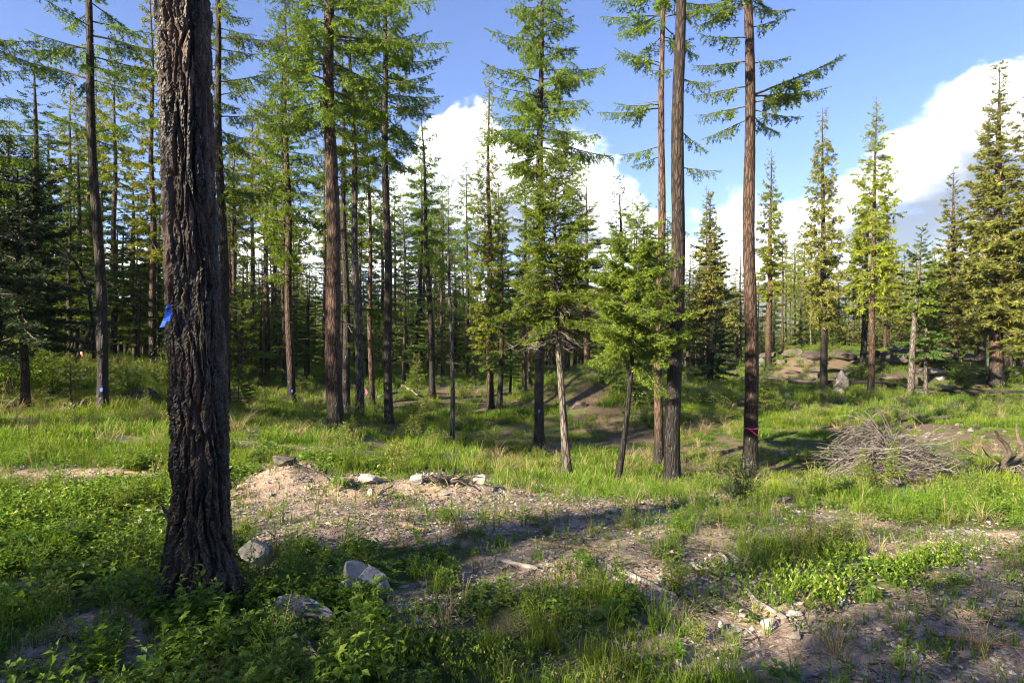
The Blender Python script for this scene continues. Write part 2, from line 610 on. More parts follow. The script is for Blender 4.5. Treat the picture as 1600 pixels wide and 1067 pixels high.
BARE = [(580, 805, 280, 52, 1.0), (740, 790, 200, 42, 1.0), (460, 765, 110, 26, 1.0), (920, 808, 170, 34, .85), (90, 743, 190, 15, 1.0), (560, 752, 90, 16, .9),
        (690, 752, 100, 18, .9), (440, 742, 60, 24, 1.), (1250, 1000, 280, 75, .95), (1500, 980, 230, 75, .98), (1480, 850, 190, 22, .9), (1250, 830, 130, 16, .6),
        (1490, 676, 90, 14, .6), (1575, 705, 50, 22, .6), (800, 632, 70, 8, .7), (725, 614, 80, 6, .55), (915, 606, 50, 12, .45), (1000, 668, 30, 14, .35), (650, 950, 70, 40, .6), (1150, 915, 190, 50, .6), (1000, 895, 160, 34, .5), (900, 860, 120, 18, .5), (1410, 575, 110, 34, .08),
        (110, 890, 60, 16, .5), (1390, 740, 80, 20, .4), (430, 890, 70, 20, .5), (860, 1030, 90, 35, .4), (240, 1010, 80, 30, .5), (1120, 985, 120, 60, .7), (1590, 905, 160, 30, .9)]
MATS_ = [(1240, 915, 120, 36, 1.), (1390, 885, 130, 22, .9), (640, 1030, 190, 50, .8), (760, 1045, 90, 40, .9), (450, 1000, 90, 40, .7), (1300, 940, 60, 20, .9), (1440, 1020, 60, 16, .6), (1490, 895, 80, 15, .7)]
LUSH = [(1130, 660, 120, 60, 1.), (560, 720, 260, 34, 1.), (900, 740, 220, 36, 1.), (120, 680, 260, 40, 1.), (1300, 760, 200, 36, .8), (1180, 640, 120, 40, .9)]


def fields(x, y, z):
    px, py = to_px(x, y, z)
    front = (np.asarray(y) > 0.8)
    j = 26 * (fbm(x * 1.3, y * 1.3, None, 3, 41) - 0.5)
    bare = blobs(px + j * 2, py + j * 0.7, BARE) * front
    n = fbm(x * 0.9, y * 0.9, None, 4, 33)
    bare = np.clip(bare + (n - 0.5) * 0.7 * (bare > 0.03), 0, 1)
    bare = np.maximum(bare, 0.55 * sstep(n, 0.56, 0.68))
    matf = blobs(px + j, py + j * 0.5, MATS_) * front
    lush = blobs(px, py, LUSH) * front
    return px, py, bare, matf, lush


# ------------------------------------------------------------------ ground sheet
def axis_pts(dense_lo, dense_hi, step, growth, lim_lo, lim_hi):
    a = list(np.arange(dense_lo, dense_hi, step))
    s, v = step, dense_hi
    up = []
    while v < lim_hi:
        up.append(v)
        s = s * growth
        v += s
    up.append(lim_hi)
    s, v = step, dense_lo
    lo = []
    while v > lim_lo:
        s = s * growth
        v -= s
        lo.append(max(v, lim_lo))
    return np.array(sorted(set(lo)) + a + up)


gx = axis_pts(-5.0, 5.0, 0.08, 1.09, -3600, 3600)
gy = axis_pts(2.2, 9.0, 0.07, 1.06, -1500, 3700)
GX, GY = np.meshgrid(gx, gy)
GZ = ground(GX, GY)
nx, ny = len(gx), len(gy)
ii = (np.arange(ny - 1)[:, None] * nx + np.arange(nx - 1)[None])
GF = np.stack([ii, ii + 1, ii + nx + 1, ii + nx], -1).reshape(-1, 4)
_px, _py, bare_v, mat_v, lush_v = fields(GX, GY, GZ)
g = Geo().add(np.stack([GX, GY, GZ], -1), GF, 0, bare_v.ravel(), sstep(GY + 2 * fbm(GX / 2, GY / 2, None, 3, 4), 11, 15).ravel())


def _groundmat(t, b, out):
    pos = t.n('NewGeometry').outputs['Position']
    n1 = t.noise(pos, 1.3, 6.0, 0.6)
    n2 = t.noise(pos, 14.0, 5.0, 0.65)
    n3 = t.noise(pos, 90.0, 3.0, 0.6)
    n4 = t.noise(t.vmath('ADD', pos, (7, 3, 0)), 3.2, 5.0, 0.6)
    dirt = t.mix(t.smooth(n2, 0.35, 0.68), (0.13, 0.097, 0.076), (0.32, 0.26, 0.215))
    dirt = t.mix(t.smooth(n4, 0.46, 0.66), dirt, (0.31, 0.235, 0.165))
    dirt = t.mix(t.math('MULTIPLY', t.smooth(n3, 0.52, 0.7), 0.7), dirt, (0.38, 0.33, 0.28))
    dirt = t.mix(t.math('MULTIPLY', t.smooth(n3, 0.44, 0.32), 0.7), dirt, (0.055, 0.042, 0.035))
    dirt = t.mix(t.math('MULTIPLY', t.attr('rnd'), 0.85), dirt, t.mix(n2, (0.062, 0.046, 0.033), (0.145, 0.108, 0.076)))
    moss = t.mix(n2, (0.045, 0.065, 0.022), (0.085, 0.10, 0.034))
    moss = t.mix(t.smooth(n1, 0.45, 0.65), moss, (0.085, 0.07, 0.045))
    k = t.smooth(t.math('ADD', t.attr('tint'), t.math('MULTIPLY_ADD', n2, 0.5, -0.25)), 0.12, 0.5)
    c = t.mix(k, moss, dirt)
    t.put(b.inputs['Base Color'], c)
    bp = t.n('Bump')
    bp.inputs['Strength'].default_value = 0.8
    bp.inputs['Distance'].default_value = 0.03
    t.put(bp.inputs['Height'], t.math('ADD', n2, t.math('MULTIPLY', n3, 0.35)))
    t.put(b.inputs['Normal'], bp.outputs[0])


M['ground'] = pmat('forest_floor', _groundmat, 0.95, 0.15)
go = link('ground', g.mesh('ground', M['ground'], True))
tag(go, 'dirt and grass forest clearing floor dropping into a shallow gully', kind='structure')


# far blue ridge beyond the valley
def _hillmat(t, b, out):
    pos = t.n('NewGeometry').outputs['Position']
    n = t.noise(pos, 0.004, 6.0, 0.6)
    t.put(b.inputs['Base Color'], t.mix(n, (0.03, 0.05, 0.03), (0.09, 0.10, 0.06)))


M['hill'] = pmat('forested_hill', _hillmat, 0.95, 0.1)


def ridge(name, dist, depth, hgt, seed, label):
    A = np.radians(np.linspace(-75, 75, 170))
    T = np.linspace(0, 1, 26)
    AA, TT = np.meshgrid(A, T)
    rr = dist + depth * TT
    X, Y = rr * np.sin(AA), rr * np.cos(AA)
    prof = np.sin(np.pi * np.clip(TT * 1.0, 0, 1)) ** 0.8
    crest = 0.45 + 0.55 * fbm(AA * 2.6 + 3, TT * 0 + 1, None, 4, seed) * 1.5
    Z = -85 + hgt * prof * crest * (0.75 + 0.5 * fbm(X / 300, Y / 300, None, 4, seed + 3))
    k = np.arange(25)[:, None] * 170 + np.arange(169)[None]
    F = np.stack([k, k + 1, k + 171, k + 170], -1).reshape(-1, 4)
    o = link(name, Geo().add(np.stack([X, Y, Z], -1), F).mesh(name, M['hill'], True))
    tag(o, label, kind='structure')


ridge('mountain', 2300, 1000, 330, 3, 'hazy blue forested mountain ridge beyond the valley')
ridge('hill', 1150, 600, 100, 8, 'lower hazy hill in front of the far mountain ridge')


# ------------------------------------------------------------------ needle sprays
def needles(P, D, ln, wd, rng, per, ang=50):
    """small triangles leaving stations P along direction D"""
    n = len(P)
    P = np.repeat(P, per, 0)
    D = np.repeat(D, per, 0)
    r = norm(rng.normal(size=(n * per, 3)))
    perp = norm(r - (r * D).sum(1, keepdims=True) * D)
    a = np.radians(ang) * rng.uniform(0.5, 1.25, (n * per, 1))
    d = D * np.cos(a) + perp * np.sin(a)
    side = norm(np.cross(d, norm(rng.normal(size=(n * per, 3)))))
    L = ln * rng.uniform(0.7, 1.25, (n * per, 1))
    return np.stack([P - side * wd / 2, P + side * wd / 2, P + d * L], 1)


def make_spray(kind, s, rng):
    tris, tint = [], []
    if kind == 'larch':
        Lx, nside, per, st, ln, wd, sang = 0.55, 5 if s < 1.6 else 4, 3, 0.040 * s, 0.082 * s ** 0.75, 0.0245 * s ** 0.9, 55
    else:
        Lx, nside, per, st, ln, wd, sang = 0.45, 8 if s < 1.6 else 6, 4 if s < 1.6 else 3, 0.044 * s, 0.080 * s ** 0.75, (0.0185 if s < 1.6 else 0.025) * s ** 0.9, 50
    shoots = [(np.zeros(3), np.array([1, 0, 0.0]), Lx, True)]
    for k in range(nside):
        t = 0.12 + 0.8 * (k + rng.uniform(0, .7)) / nside
        sd = 1 if k % 2 else -1
        a = math.radians(sang + rng.uniform(-12, 12))
        zz = rng.uniform(-0.55, 0.1) if kind == 'larch' else rng.uniform(-0.3, 0.3)
        d = norm(np.array([math.cos(a), sd * math.sin(a), zz]))
        l = (0.17 if kind == 'larch' else 0.25) * (1.05 - 0.55 * t) * rng.uniform(0.7, 1.2)
        shoots.append((np.array([t * Lx, 0, -0.04 * t]), d, l, False))
    for o, d, l, ax in shoots:
        n = max(2, int(l / st))
        tt = (np.arange(n) + rng.uniform(0, 1, n) * 0.8) / n
        droop = np.array([0, 0, -0.10 if kind == 'larch' else -0.03])
        P = o + d * (tt * l)[:, None] + droop * (tt ** 2)[:, None] * l
        D = np.repeat(d[None], n, 0)
        tr = needles(P, D, ln, wd, rng, per, 55 if kind == 'larch' else 42)
        tris.append(tr)
        tip = (tt ** 2.5) if kind == 'fir' else tt * 0.6 + 0.1
        tint.append(np.repeat(np.repeat(tip, per), 3))
    return np.concatenate(tris), np.concatenate(tint)


_SPR = {}


def sprays(kind, s):
    s = round(max(0.8, min(4.0, s)) * 2.5) / 2.5
    key = (kind, s)
    if key not in _SPR:
        r = np.random.default_rng(100 + int(s * 10) + (7 if kind == 'fir' else 0))
        _SPR[key] = [make_spray(kind, s, r) for _ in range(4)]
    return _SPR[key]


SPEC = {
    'larch': dict(spray='larch', elow=-14, etop=34, dd=16, du=28, droop=1.15, spacing=0.066, perm=10, t0=0.22, prof=lambda u: (1 - u) ** 0.62 * min(1, 0.55 + 2.6 * u), ang=58),
    'fir': dict(spray='fir', elow=-12, etop=42, dd=8, du=16, droop=0.28, spacing=0.08, perm=12, t0=0.18, prof=lambda u: (1 - u) ** 0.85 * min(1, 0.7 + 2.5 * u), ang=48),
}


def crown(limb, fol, rng, tf, H, hb, Rm, kind, lod, dens=1.0, extra=(), cut=None, bare=0, upper=1.0, rag=0.35, elow=None, budget=30000, pexp=None, jit=13):
    sp = SPEC[kind]
    S = sprays(sp['spray'], lod)
    hts = []
    n = max(5, int((H - hb) * sp['perm'] * dens))
    us = (np.arange(n) + rng.uniform(0, 1, n)) / n
    br = []
    for i, u in enumerate(us):
        h = hb + (H - hb) * u * 0.985
        pr = sp['prof'](u) if pexp is None else (1 - u) ** pexp * min(1, 0.75 + 2 * u)
        L = Rm * pr * rng.uniform(1 - rag, 1.0 + rag * 0.35)
        if rng.uniform() < 0.08:
            L *= 0.5
        e0 = (sp['elow'] if elow is None else elow) * (1 - u) + sp['etop'] * u + rng.uniform(-jit, jit)
        br.append((h, i * 2.39996 + rng.uniform(-0.5, 0.5), max(L, 0.10 * Rm + 0.12), e0, True))
    for (h, azd, L, e0) in extra:
        br.append((h, math.radians(azd), L, e0, True))
    for i in range(bare):
        h = rng.uniform(max(0.8, hb * 0.35), hb + 0.1 * (H - hb))
        br.append((h, rng.uniform(0, 6.28), rng.uniform(0.2, 0.75) * min(1.2, Rm), rng.uniform(-25, 5), False))
    acc = [[] for _ in S]
    for (h, az_, L, e0, leafy) in br:
        c, r0 = tf(h)
        K = 7
        t = np.linspace(0, 1, K)
        e = np.radians(e0 - sp['dd'] * t + sp['du'] * t * t + rng.uniform(-3, 3, K))
        az2 = az_ + np.cumsum(rng.uniform(-0.10, 0.10, K))
        d = np.stack([np.cos(e) * np.cos(az2), np.cos(e) * np.sin(az2), np.sin(e)], -1)
        P = c + np.concatenate([[np.zeros(3)], np.cumsum(d[:-1] * L / (K - 1), 0)])
        rb = min(r0 * 0.5, 0.006 + 0.011 * L)
        V, F = tube(P, rb * (1 - 0.85 * t), 4 if lod < 2 else 3)
        limb.add(V, F, 0, 0, rng.uniform())
        over = cut is not None and h > cut
        spc = sp['spacing'] * (0.75 + 0.25 * lod) * (2.3 if over else 1.0) / upper
        if not leafy:
            for _ in range(3):
                q = rng.uniform(0.3, 0.95)
                k0 = P[int(q * 6)]
                dv = norm(rng.normal(size=3) + np.array([0, 0, -0.3]) + d[3]) * L * 0.35
                V, F = tube(np.array([k0, k0 + dv * 0.5 + rng.normal(size=3) * 0.01, k0 + dv]), [0.004, 0.003, 0.001], 3)
                limb.add(V, F, 0, 0, rng.uniform())
            continue
        m = max(2, int(L * (1 - sp['t0']) / spc) * 2)
        tj = sp['t0'] + (1 - sp['t0']) * (np.arange(m) + rng.uniform(0, 1, m)) / m
        idx = np.minimum((tj * (K - 1)).astype(int), K - 2)
        fr = (tj * (K - 1) - idx)[:, None]
        pos = P[idx] * (1 - fr) + P[idx + 1] * fr
        T = norm(d[idx] * (1 - fr) + d[np.minimum(idx + 1, K - 1)] * fr)
        lat = norm(np.cross(T, np.array([0, 0, 1.0])))
        sd = np.where(np.arange(m) % 2 == 0, 1.0, -1.0)[:, None]
        a = np.radians(sp['ang'] + rng.uniform(-18, 18, m))[:, None]
        f = np.cos(a) * T + np.sin(a) * lat * sd
        f[:, 2] -= sp['droop'] * rng.uniform(0.1, 1.5, m)
        sc = np.clip((0.34 + 0.62 * (1 - tj) * min(L, 2.6) * 0.55), 0.3, 1.35) * rng.uniform(0.75, 1.2, m) * min(1.0, 0.5 + L * 0.6)
        if over:
            sc *= 1.5
        # terminal spray
        f[-1] = T[-1]
        pos[-1] = P[-1] - d[-1] * 0.2 * sc[-1]
        X = norm(f)
        up = np.array([0, 0, 1.0]) + rng.normal(size=(m, 3)) * (0.45 if jit < 20 else 0.8)
        Y = norm(np.cross(up, X))
        Z = np.cross(X, Y)
        R = np.stack([X, Y, Z], -1) * sc[:, None, None]
        ch = rng.integers(0, len(S), m)
        rv = rng.uniform(0, 1) * 0.5 + rng.uniform(0, 1, m) * 0.5
        # woody twig of every spray
        q = X * (0.42 * sc)[:, None]
        wv = Y * 0.004 * max(1, lod * 0.8)
        TW = np.stack([pos - wv, pos + wv, pos + q], 1)
        limb.tris(TW, 0, 0, 0.5)
        for k in range(len(S)):
            sel = ch == k
            if sel.any():
                acc[k].append((R[sel], pos[sel], rv[sel]))
    total = sum(len(a[1]) * len(S[k][0]) for k in range(len(S)) for a in acc[k])
    keep = min(1.0, budget / max(total, 1))
    for k, (tr, ti) in enumerate(S):
        if not acc[k]:
            continue
        R = np.concatenate([a[0] for a in acc[k]])
        p = np.concatenate([a[1] for a in acc[k]])
        rv = np.concatenate([a[2] for a in acc[k]])
        if keep < 1:
            sel = rng.uniform(0, 1, len(p)) < keep
            R, p, rv = R[sel] * min(1.6, keep ** -0.4), p[sel], rv[sel]
            if not len(p):
                continue
        tv = tr.reshape(-1, 3)
        W = np.einsum('nij,tj->nti', R, tv) + p[:, None]
        fol.tris(W, 0, np.tile(ti, len(R)), np.repeat(rv, len(tv)))


def trunk_fn(H, r0, lean=(0, 0), bend=(0, 0), wob=0.0, seed=0, power=0.75):
    ph = (seed * 1.7) % 6.28

    def tf(h):
        u = h / H
        x = lean[0] * u + bend[0] * math.sin(math.pi * min(u * 1.0, 1)) + wob * math.sin(h * 0.9 + ph)
        y = lean[1] * u + bend[1] * math.sin(math.pi * min(u, 1)) + wob * math.cos(h * 0.8 + ph)
        x0 = wob * math.sin(ph)
        y0 = wob * math.cos(ph)
        r = r0 * max(0.03, (1 - u)) ** power * (1 + 0.55 * math.exp(-h / 0.22)) * (1 - 0.75 * min(1, u) ** 7)
        return np.array([x - x0, y - y0, h]), r
    return tf


def trunk_geo(tf, H, sides=16, rough=0.12, step=0.16, seed=0, lo=-0.35):
    hs = np.concatenate([[lo], np.arange(0, min(H, 13), step), np.linspace(min(H, 13), H, 8)])
    P, R = [], []
    for h in hs:
        c, r = tf(max(h, 0))
        c = c.copy()
        c[2] = h
        P.append(c)
        R.append(r)
    P, R = np.array(P), np.array(R)
    a = np.linspace(0, 2 * np.pi, sides, endpoint=False)
    A, HH = np.meshgrid(a, hs)
    nz = fbm(np.cos(A) * 2.6 + 9, np.sin(A) * 2.6 + 4, HH * 1.5 + seed * 3.7, 3, seed) - 0.5
    rr = R[:, None] * (1 + rough * 2 * nz)
    V = np.stack([P[:, 0, None] + rr * np.cos(A), P[:, 1, None] + rr * np.sin(A), HH], -1).reshape(-1, 3)
    n = len(hs)
    i = np.arange(n - 1)[:, None] * sides
    j = np.arange(sides)[None]
    jn = (j + 1) % sides
    F = np.stack([i + j, i + jn, i + sides + jn, i + sides + j], -1).reshape(-1, 4)
    return Geo().add(V, F)


TREES = {}


def named_tree(key, name, label, px, py, d, pxt, pyt, wpx, cy, Rpx, kind, mat, bark='bark', dens=1.0, extra=(), bare=0, bend=(0, 0), wob=0.032, power=0.6,
               lod=None, upper=1.0, group=None, rag=0.35, zoff=0.0, elow=None, limbmat='limb', cat='tree', budget=None, pexp=None, jit=13):
    x = d * (px - 800) / FPX
    z = gz(x, d)
    m = d / FPX
    zb = CAM_H - (py - 533.5) * m
    H = (py - pyt) * m
    lean = ((pxt - px) * m, 0)
    hb = max(0.3, (py - cy) * m)
    seed = abs(hash_str(key)) % 1000
    rng = np.random.default_rng(seed)
    tf = trunk_fn(H, wpx * m / 2, lean, (bend[0] * m, bend[1]), wob, seed, power)
    root = thing(name, label, cat, (x, d, z), group)
    sides = 20 if d < 20 else 12
    tg = trunk_geo(tf, H, sides, 0.17, 0.12 if d < 20 else 0.3, seed)
    link('trunk', tg.mesh('trunk', M[bark], True), root)
    limb, fol = Geo(), Geo()
    ex = [((py - a) * m, b, c * m, e) for (a, b, c, e) in extra]
    crown(limb, fol, rng, tf, H, hb, Rpx * m * 1.12, kind, lod or max(1.25, d / 11), dens, ex, (py + 90) * m, bare, upper, rag, elow,
          budget or (76000 if d < 21 else 40000 if d < 33 else 24000), pexp, jit=jit)
    tag(link('limbs', limb.mesh('limbs', M[limbmat]), root), kind='stuff')
    tag(link('crown', fol.mesh('crown', M[mat]), root), kind='stuff')
    TREES[key] = (root, tf, m)
    return root


def hash_str(s):
    h = 7
    for c in s:
        h = (h * 131 + ord(c)) % 1000003
    return h


# --- the individually placed trees (pixel of foot, distance, pixel of top, trunk width, crown start, crown radius)
NT_ = named_tree
NT_('a', 'larch_tree', 'slim charred larch with a few long sparse arms behind the bright grass patch', 160, 632, 14.6, 108, -420, 16, 120, 100, 'larch', 'larch', 'bark_dark', 0.55,
    extra=((195, 8, 95, 14), (190, 175, 75, 22), (110, 185, 150, 16), (90, 10, 80, -8), (205, 60, 60, 0), (60, 170, 130, 5), (40, 5, 130, -10)), bare=6, bend=(6, 0))
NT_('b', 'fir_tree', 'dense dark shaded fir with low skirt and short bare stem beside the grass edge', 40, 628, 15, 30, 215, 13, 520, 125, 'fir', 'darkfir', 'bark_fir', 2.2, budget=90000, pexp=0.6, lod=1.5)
NT_('c', 'larch_tree', 'larch with its trunk out of view and drooping arms reaching in from the picture edge', -95, 640, 14, -85, -300, 16, 290, 150, 'larch', 'larch', 'bark_dark', 0.6, extra=((95, 0, 125, 14), (170, 8, 125, -4), (215, 0, 150, -8), (250, 10, 120, -12)))
NT_('d', 'larch_tree', 'larch half hidden behind the big charred trunk, green arms hanging past its edge', 352, 640, 18, 330, -260, 16, 330, 80, 'larch', 'larch', 'bark_dark', 0.8, bare=10,
    extra=((400, 5, 80, -3), (455, 10, 60, -4), (300, 0, 85, -5), (130, 0, 95, 10), (60, 5, 100, 0), (180, 170, 150, 0), (110, 175, 150, 0)))
NT_('e', 'larch_tree', 'thin pale trunked larch with a short bright crown behind the gully', 417, 600, 32, 414, 125, 9, 400, 42, 'larch', 'larch_bright', 'bark', 0.9)
NT_('f', 'larch_tree', 'tall brown trunked larch with a small blue tag at its charred foot', 456, 636, 24, 444, -60, 13, 440, 78, 'larch', 'larch', 'bark', 0.9, bare=14)
NT_('f2', 'larch_tree', 'straight charred larch standing just behind the one with the blue tag', 445, 617, 29, 440, 40, 10, 420, 50, 'larch', 'larch', 'bark_dark', 0.7, bare=8)
NT_('g', 'larch_tree', 'big larch with reddish plated bark, flared charred foot and heavy spreading arms', 525, 678, 17, 508, -330, 25, 210, 120, 'larch', 'larch', 'bark', 1.15, bare=14,
    extra=((60, 5, 190, -6), (85, 178, 110, 6), (190, 185, 100, -8), (210, 5, 90, -10), (20, 0, 170, 4)), power=0.5)
NT_('h', 'larch_tree', 'dark larch pressed close behind the big reddish plated larch', 541, 641, 22, 532, 10, 13, 330, 60, 'larch', 'larch', 'bark_dark', 0.55, bare=16)
NT_('i', 'larch_tree', 'grey trunked larch with flat green shelves of low foliage', 562, 650, 21, 545, -60, 14, 280, 70, 'larch', 'larch', 'bark_pale', 0.7, bare=16,
    extra=((478, 15, 90, 0), (470, 160, 55, 0), (476, 40, 70, -2), (525, 10, 45, 0), (530, 150, 25, 0)))
NT_('j', 'larch_tree', 'thin light brown larch between the grey one and the black one', 582, 637, 25, 576, 165, 9, 380, 45, 'larch', 'larch', 'bark', 0.7, bare=18)
NT_('k', 'larch_tree', 'straight black stemmed larch with a wide feathery crown at the gully edge', 608, 665, 20, 597, -190, 14, 255, 92, 'larch', 'larch', 'bark_dark', 1.05, bare=22, extra=((100, 5, 90, 8), (150, 5, 85, 2)), power=0.5)
NT_('l', 'larch_tree', 'sparse thin crowned larch standing on a dry needle patch', 676, 620, 28, 656, 140, 10, 400, 46, 'larch', 'larch', 'bark_dark', 0.65, bare=10)
NT_('m', 'larch_tree', 'spindly young larch with drooping green tiers on a pole thin stem', 707, 698, 15, 702, 272, 7.5, 480, 42, 'larch', 'larch', 'bark_pale', 0.75, bare=5, extra=((395, 175, 70, 0), (470, 170, 42, 0), (460, 10, 45, -5), (410, 5, 60, -5)))
NT_('n', 'larch_tree', 'bright yellow green columnar larch with paired stems below', 767, 641, 26, 764, 100, 11, 545, 40, 'larch', 'larch_bright', 'bark', 1.7, rag=0.25)
NT_('n2', 'fir_tree', 'dark green fir with drooping skirt leaning on the bright columnar larch', 780, 636, 25.5, 786, 330, 9, 575, 48, 'fir', 'fir', 'bark', 0.9)
NT_('n3', 'fir_tree', 'slender fir with pale bare stem behind the black larch', 819, 620, 30, 822, 250, 8, 500, 45, 'fir', 'fir', 'bark', 0.7, bare=10)
NT_('o', 'larch_tree', 'tall wide crowned larch with a straight black trunk rising out of the young firs', 843, 697, 17, 845, -120, 15.5, 300, 108, 'larch', 'larch', 'bark_dark', 1.25, bare=10, power=0.5,
    extra=((210, 5, 125, -16), (190, 172, 95, -12), (130, 0, 105, 14), (60, 178, 85, 12)))
NT_('p', 'fir_tree', 'young fir on a crooked pale grey stem with dead twigs under its crown', 888, 748, 12.5, 872, 208, 13, 505, 100, 'fir', 'youngfir', 'bark_pale', 2.6, jit=26, lod=1.15, bend=(-14, 0), bare=0, rag=0.5, power=0.8, upper=1.1, budget=190000, pexp=0.6)
NT_('q', 'fir_tree', 'bushy young fir with lime new growth on a thin dark curved stem', 963, 760, 11.5, 1000, 318, 11, 552, 94, 'fir', 'youngfir', 'bark_dark', 3.6, jit=30, lod=1.15, bend=(8, 0), rag=0.45, power=0.8, upper=1.1, budget=220000, pexp=0.55, extra=((520, 0, 92, 4), (495, -20, 98, 6)))
NT_('q2', 'fir_tree', 'pointed blue green fir rising behind the two young firs', 988, 620, 22, 966, 262, 11, 590, 72, 'fir', 'fir', 'bark_dark', 1.1)
NT_('r', 'larch_tree', 'reddish trunked larch with sunlit hanging boughs beside the black trunk', 1030, 722, 16, 1040, -200, 14.5, 60, 95, 'larch', 'larch', 'bark', 0.8, power=0.45, bare=6,
    extra=((100, 185, 75, 16), (95, 200, 60, 8), (165, 182, 95, -8), (160, 195, 80, -8), (225, 185, 62, -14), (240, 170, 45, -18), (20, 175, 95, 0), (335, 10, 45, -30), (60, 20, 50, 10)))
NT_('s', 'larch_tree', 'black trunked larch, thickest of the pair beside the bushy young fir', 1050, 767, 13, 1069, -420, 24, -20, 110, 'larch', 'larch', 'bark_dark', 0.8, power=0.42, bare=8,
    extra=((130, 0, 60, 0), (205, 10, 55, -30), (110, 175, 45, 0), (265, 5, 60, -8)))
NT_('t', 'larch_tree', 'tall brown larch with pink flagging tied round its lower trunk', 1172, 732, 15.8, 1167, -330, 21, 20, 105, 'larch', 'larch', 'bark', 0.7, power=0.42, bare=4,
    extra=((150, 4, 150, 22), (160, -10, 110, 4), (150, 20, 120, 12), (165, 182, 80, -8), (135, 175, 80, -4), (95, 178, 85, -6), (60, 185, 80, 0), (45, 10, 55, 20), (100, 5, 60, 10), (178, 30, 70, -14), (185, 160, 70, -20), (15, 178, 85, 10), (170, -5, 75, -12)))
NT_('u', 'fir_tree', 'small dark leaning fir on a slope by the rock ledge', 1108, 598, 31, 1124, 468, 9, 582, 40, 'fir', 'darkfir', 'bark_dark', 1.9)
NT_('v', 'larch_tree', 'narrow larch with two thin dark stems at the end of the rock ledge', 1201, 578, 44, 1206, 232, 10, 470, 34, 'larch', 'larch_bright', 'bark', 1.0, bare=6)
NT_('w', 'larch_tree', 'conical larch with a black foot standing by the pointed boulder', 1287, 610, 38, 1284, 168, 11, 505, 44, 'larch', 'oldfir', 'bark_dark', 1.35, bare=4)
NT_('x', 'larch_tree', 'tall tiered larch with a sunlit reddish trunk in front of the ledge', 1360, 618, 36, 1369, 152, 10, 480, 52, 'larch', 'larch_bright', 'bark', 1.2, bare=6, elow=-4)
NT_('x2', 'larch_tree', 'dark stemmed larch leaning behind the tall tiered larch', 1347, 595, 40, 1357, 300, 10, 500, 45, 'larch', 'larch', 'bark_dark', 0.9)
NT_('y', 'fir_tree', 'leaning pale stemmed fir in front of the square ledge boulder', 1422, 620, 35, 1442, 352, 10, 490, 50, 'fir', 'youngfir', 'bark_pale', 0.9, bare=8)
NT_('y2', 'fir_tree', 'thin dark green fir right beside the leaning pale stemmed one', 1447, 620, 35.5, 1448, 430, 6, 555, 42, 'fir', 'fir', 'bark_pale', 0.9)
NT_('z', 'fir_tree', 'large old yellowish fir with stout banded trunk past the end of the ledge', 1557, 590, 40, 1562, 86, 19, 500, 84, 'fir', 'oldfir', 'bark', 1.5, bare=10, rag=0.5, budget=50000)
NT_('z2', 'fir_tree', 'fir with a leaning pale trunk close behind the large old yellowish fir', 1532, 566, 46, 1546, 150, 12, 470, 60, 'fir', 'oldfir', 'bark_pale', 1.1, bare=8)
NT_('z3', 'fir_tree', 'mid sized olive fir with its top level with the old fir boughs', 1492, 562, 47, 1490, 252, 11, 520, 58, 'fir', 'oldfir', 'bark', 1.4, bare=5)
NT_('z4', 'fir_tree', 'bright old fir cut off by the picture edge past the banded trunk', 1622, 600, 38, 1618, 70, 16, 520, 75, 'fir', 'oldfir', 'bark', 1.0)
NT_('aa', 'fir_tree', 'sunlit brownish fir with pointed top framed between the two tall brown trunks', 1108, 566, 48, 1110, 278, 11, 500, 50, 'fir', 'oldfir', 'bark', 1.4)
NT_('ab', 'fir_tree', 'pale tipped fir peeking above the bushy young fir', 1015, 570, 45, 1012, 292, 9, 520, 40, 'fir', 'oldfir', 'bark', 1.0)
NT_('ac', 'fir_tree', 'broad sunlit fir with a pointed crown among the shaded firs', 138, 585, 30, 140, 178, 13, 520, 62, 'fir', 'youngfir', 'bark_fir', 1.1)
NT_('ad', 'fir_tree', 'rounded olive fir topped lower than its pointed neighbour', 68, 588, 27, 58, 258, 12, 520, 62, 'fir', 'youngfir', 'bark_fir', 1.0)
NT_('ae', 'fir_tree', 'shaded fir with drooping grey green tiers near the charred trunk', 212, 585, 30, 207, 268, 11, 500, 55, 'fir', 'fir', 'bark_fir', 0.95)
NT_('af', 'larch_tree', 'bright larch peeping out along the edge of the big charred trunk', 240, 590, 27, 236, -40, 11, 420, 55, 'larch', 'larch_bright', 'bark', 0.9)
NT_('ag', 'fir_tree', 'low fir with fresh green tiers next to the big charred trunk foot', 375, 610, 27, 378, 400, 8, 590, 50, 'fir', 'youngfir', 'bark_fir', 1.0)

# ------------------------------------------------------------------ background stands: a few templates, then copies
BG = {}


def bg_template(key, name, H, r0, hb, Rm, kind, mat, bark, dens, bare, lod=2.6):
    rng = np.random.default_rng(hash_str(key))
    tf = trunk_fn(H, r0, (rng.uniform(-.3, .3), 0), (0, 0), 0.03, hash_str(key), 0.65)
    tg = trunk_geo(tf, H, 8, 0.1, 0.8, 3)
    limb, fol = Geo(), Geo()
    crown(limb, fol, rng, tf, H, hb, Rm, kind, lod, dens, (), None, bare, 1.0)
    BG[key] = (name, tg.mesh('trunk', M[bark], True), limb.mesh('limbs', M['limb']), fol.mesh('crown', M[mat]))
    BG[key + '_geo'] = (tg, limb, fol, [M[bark], M['limb'], M[mat]])


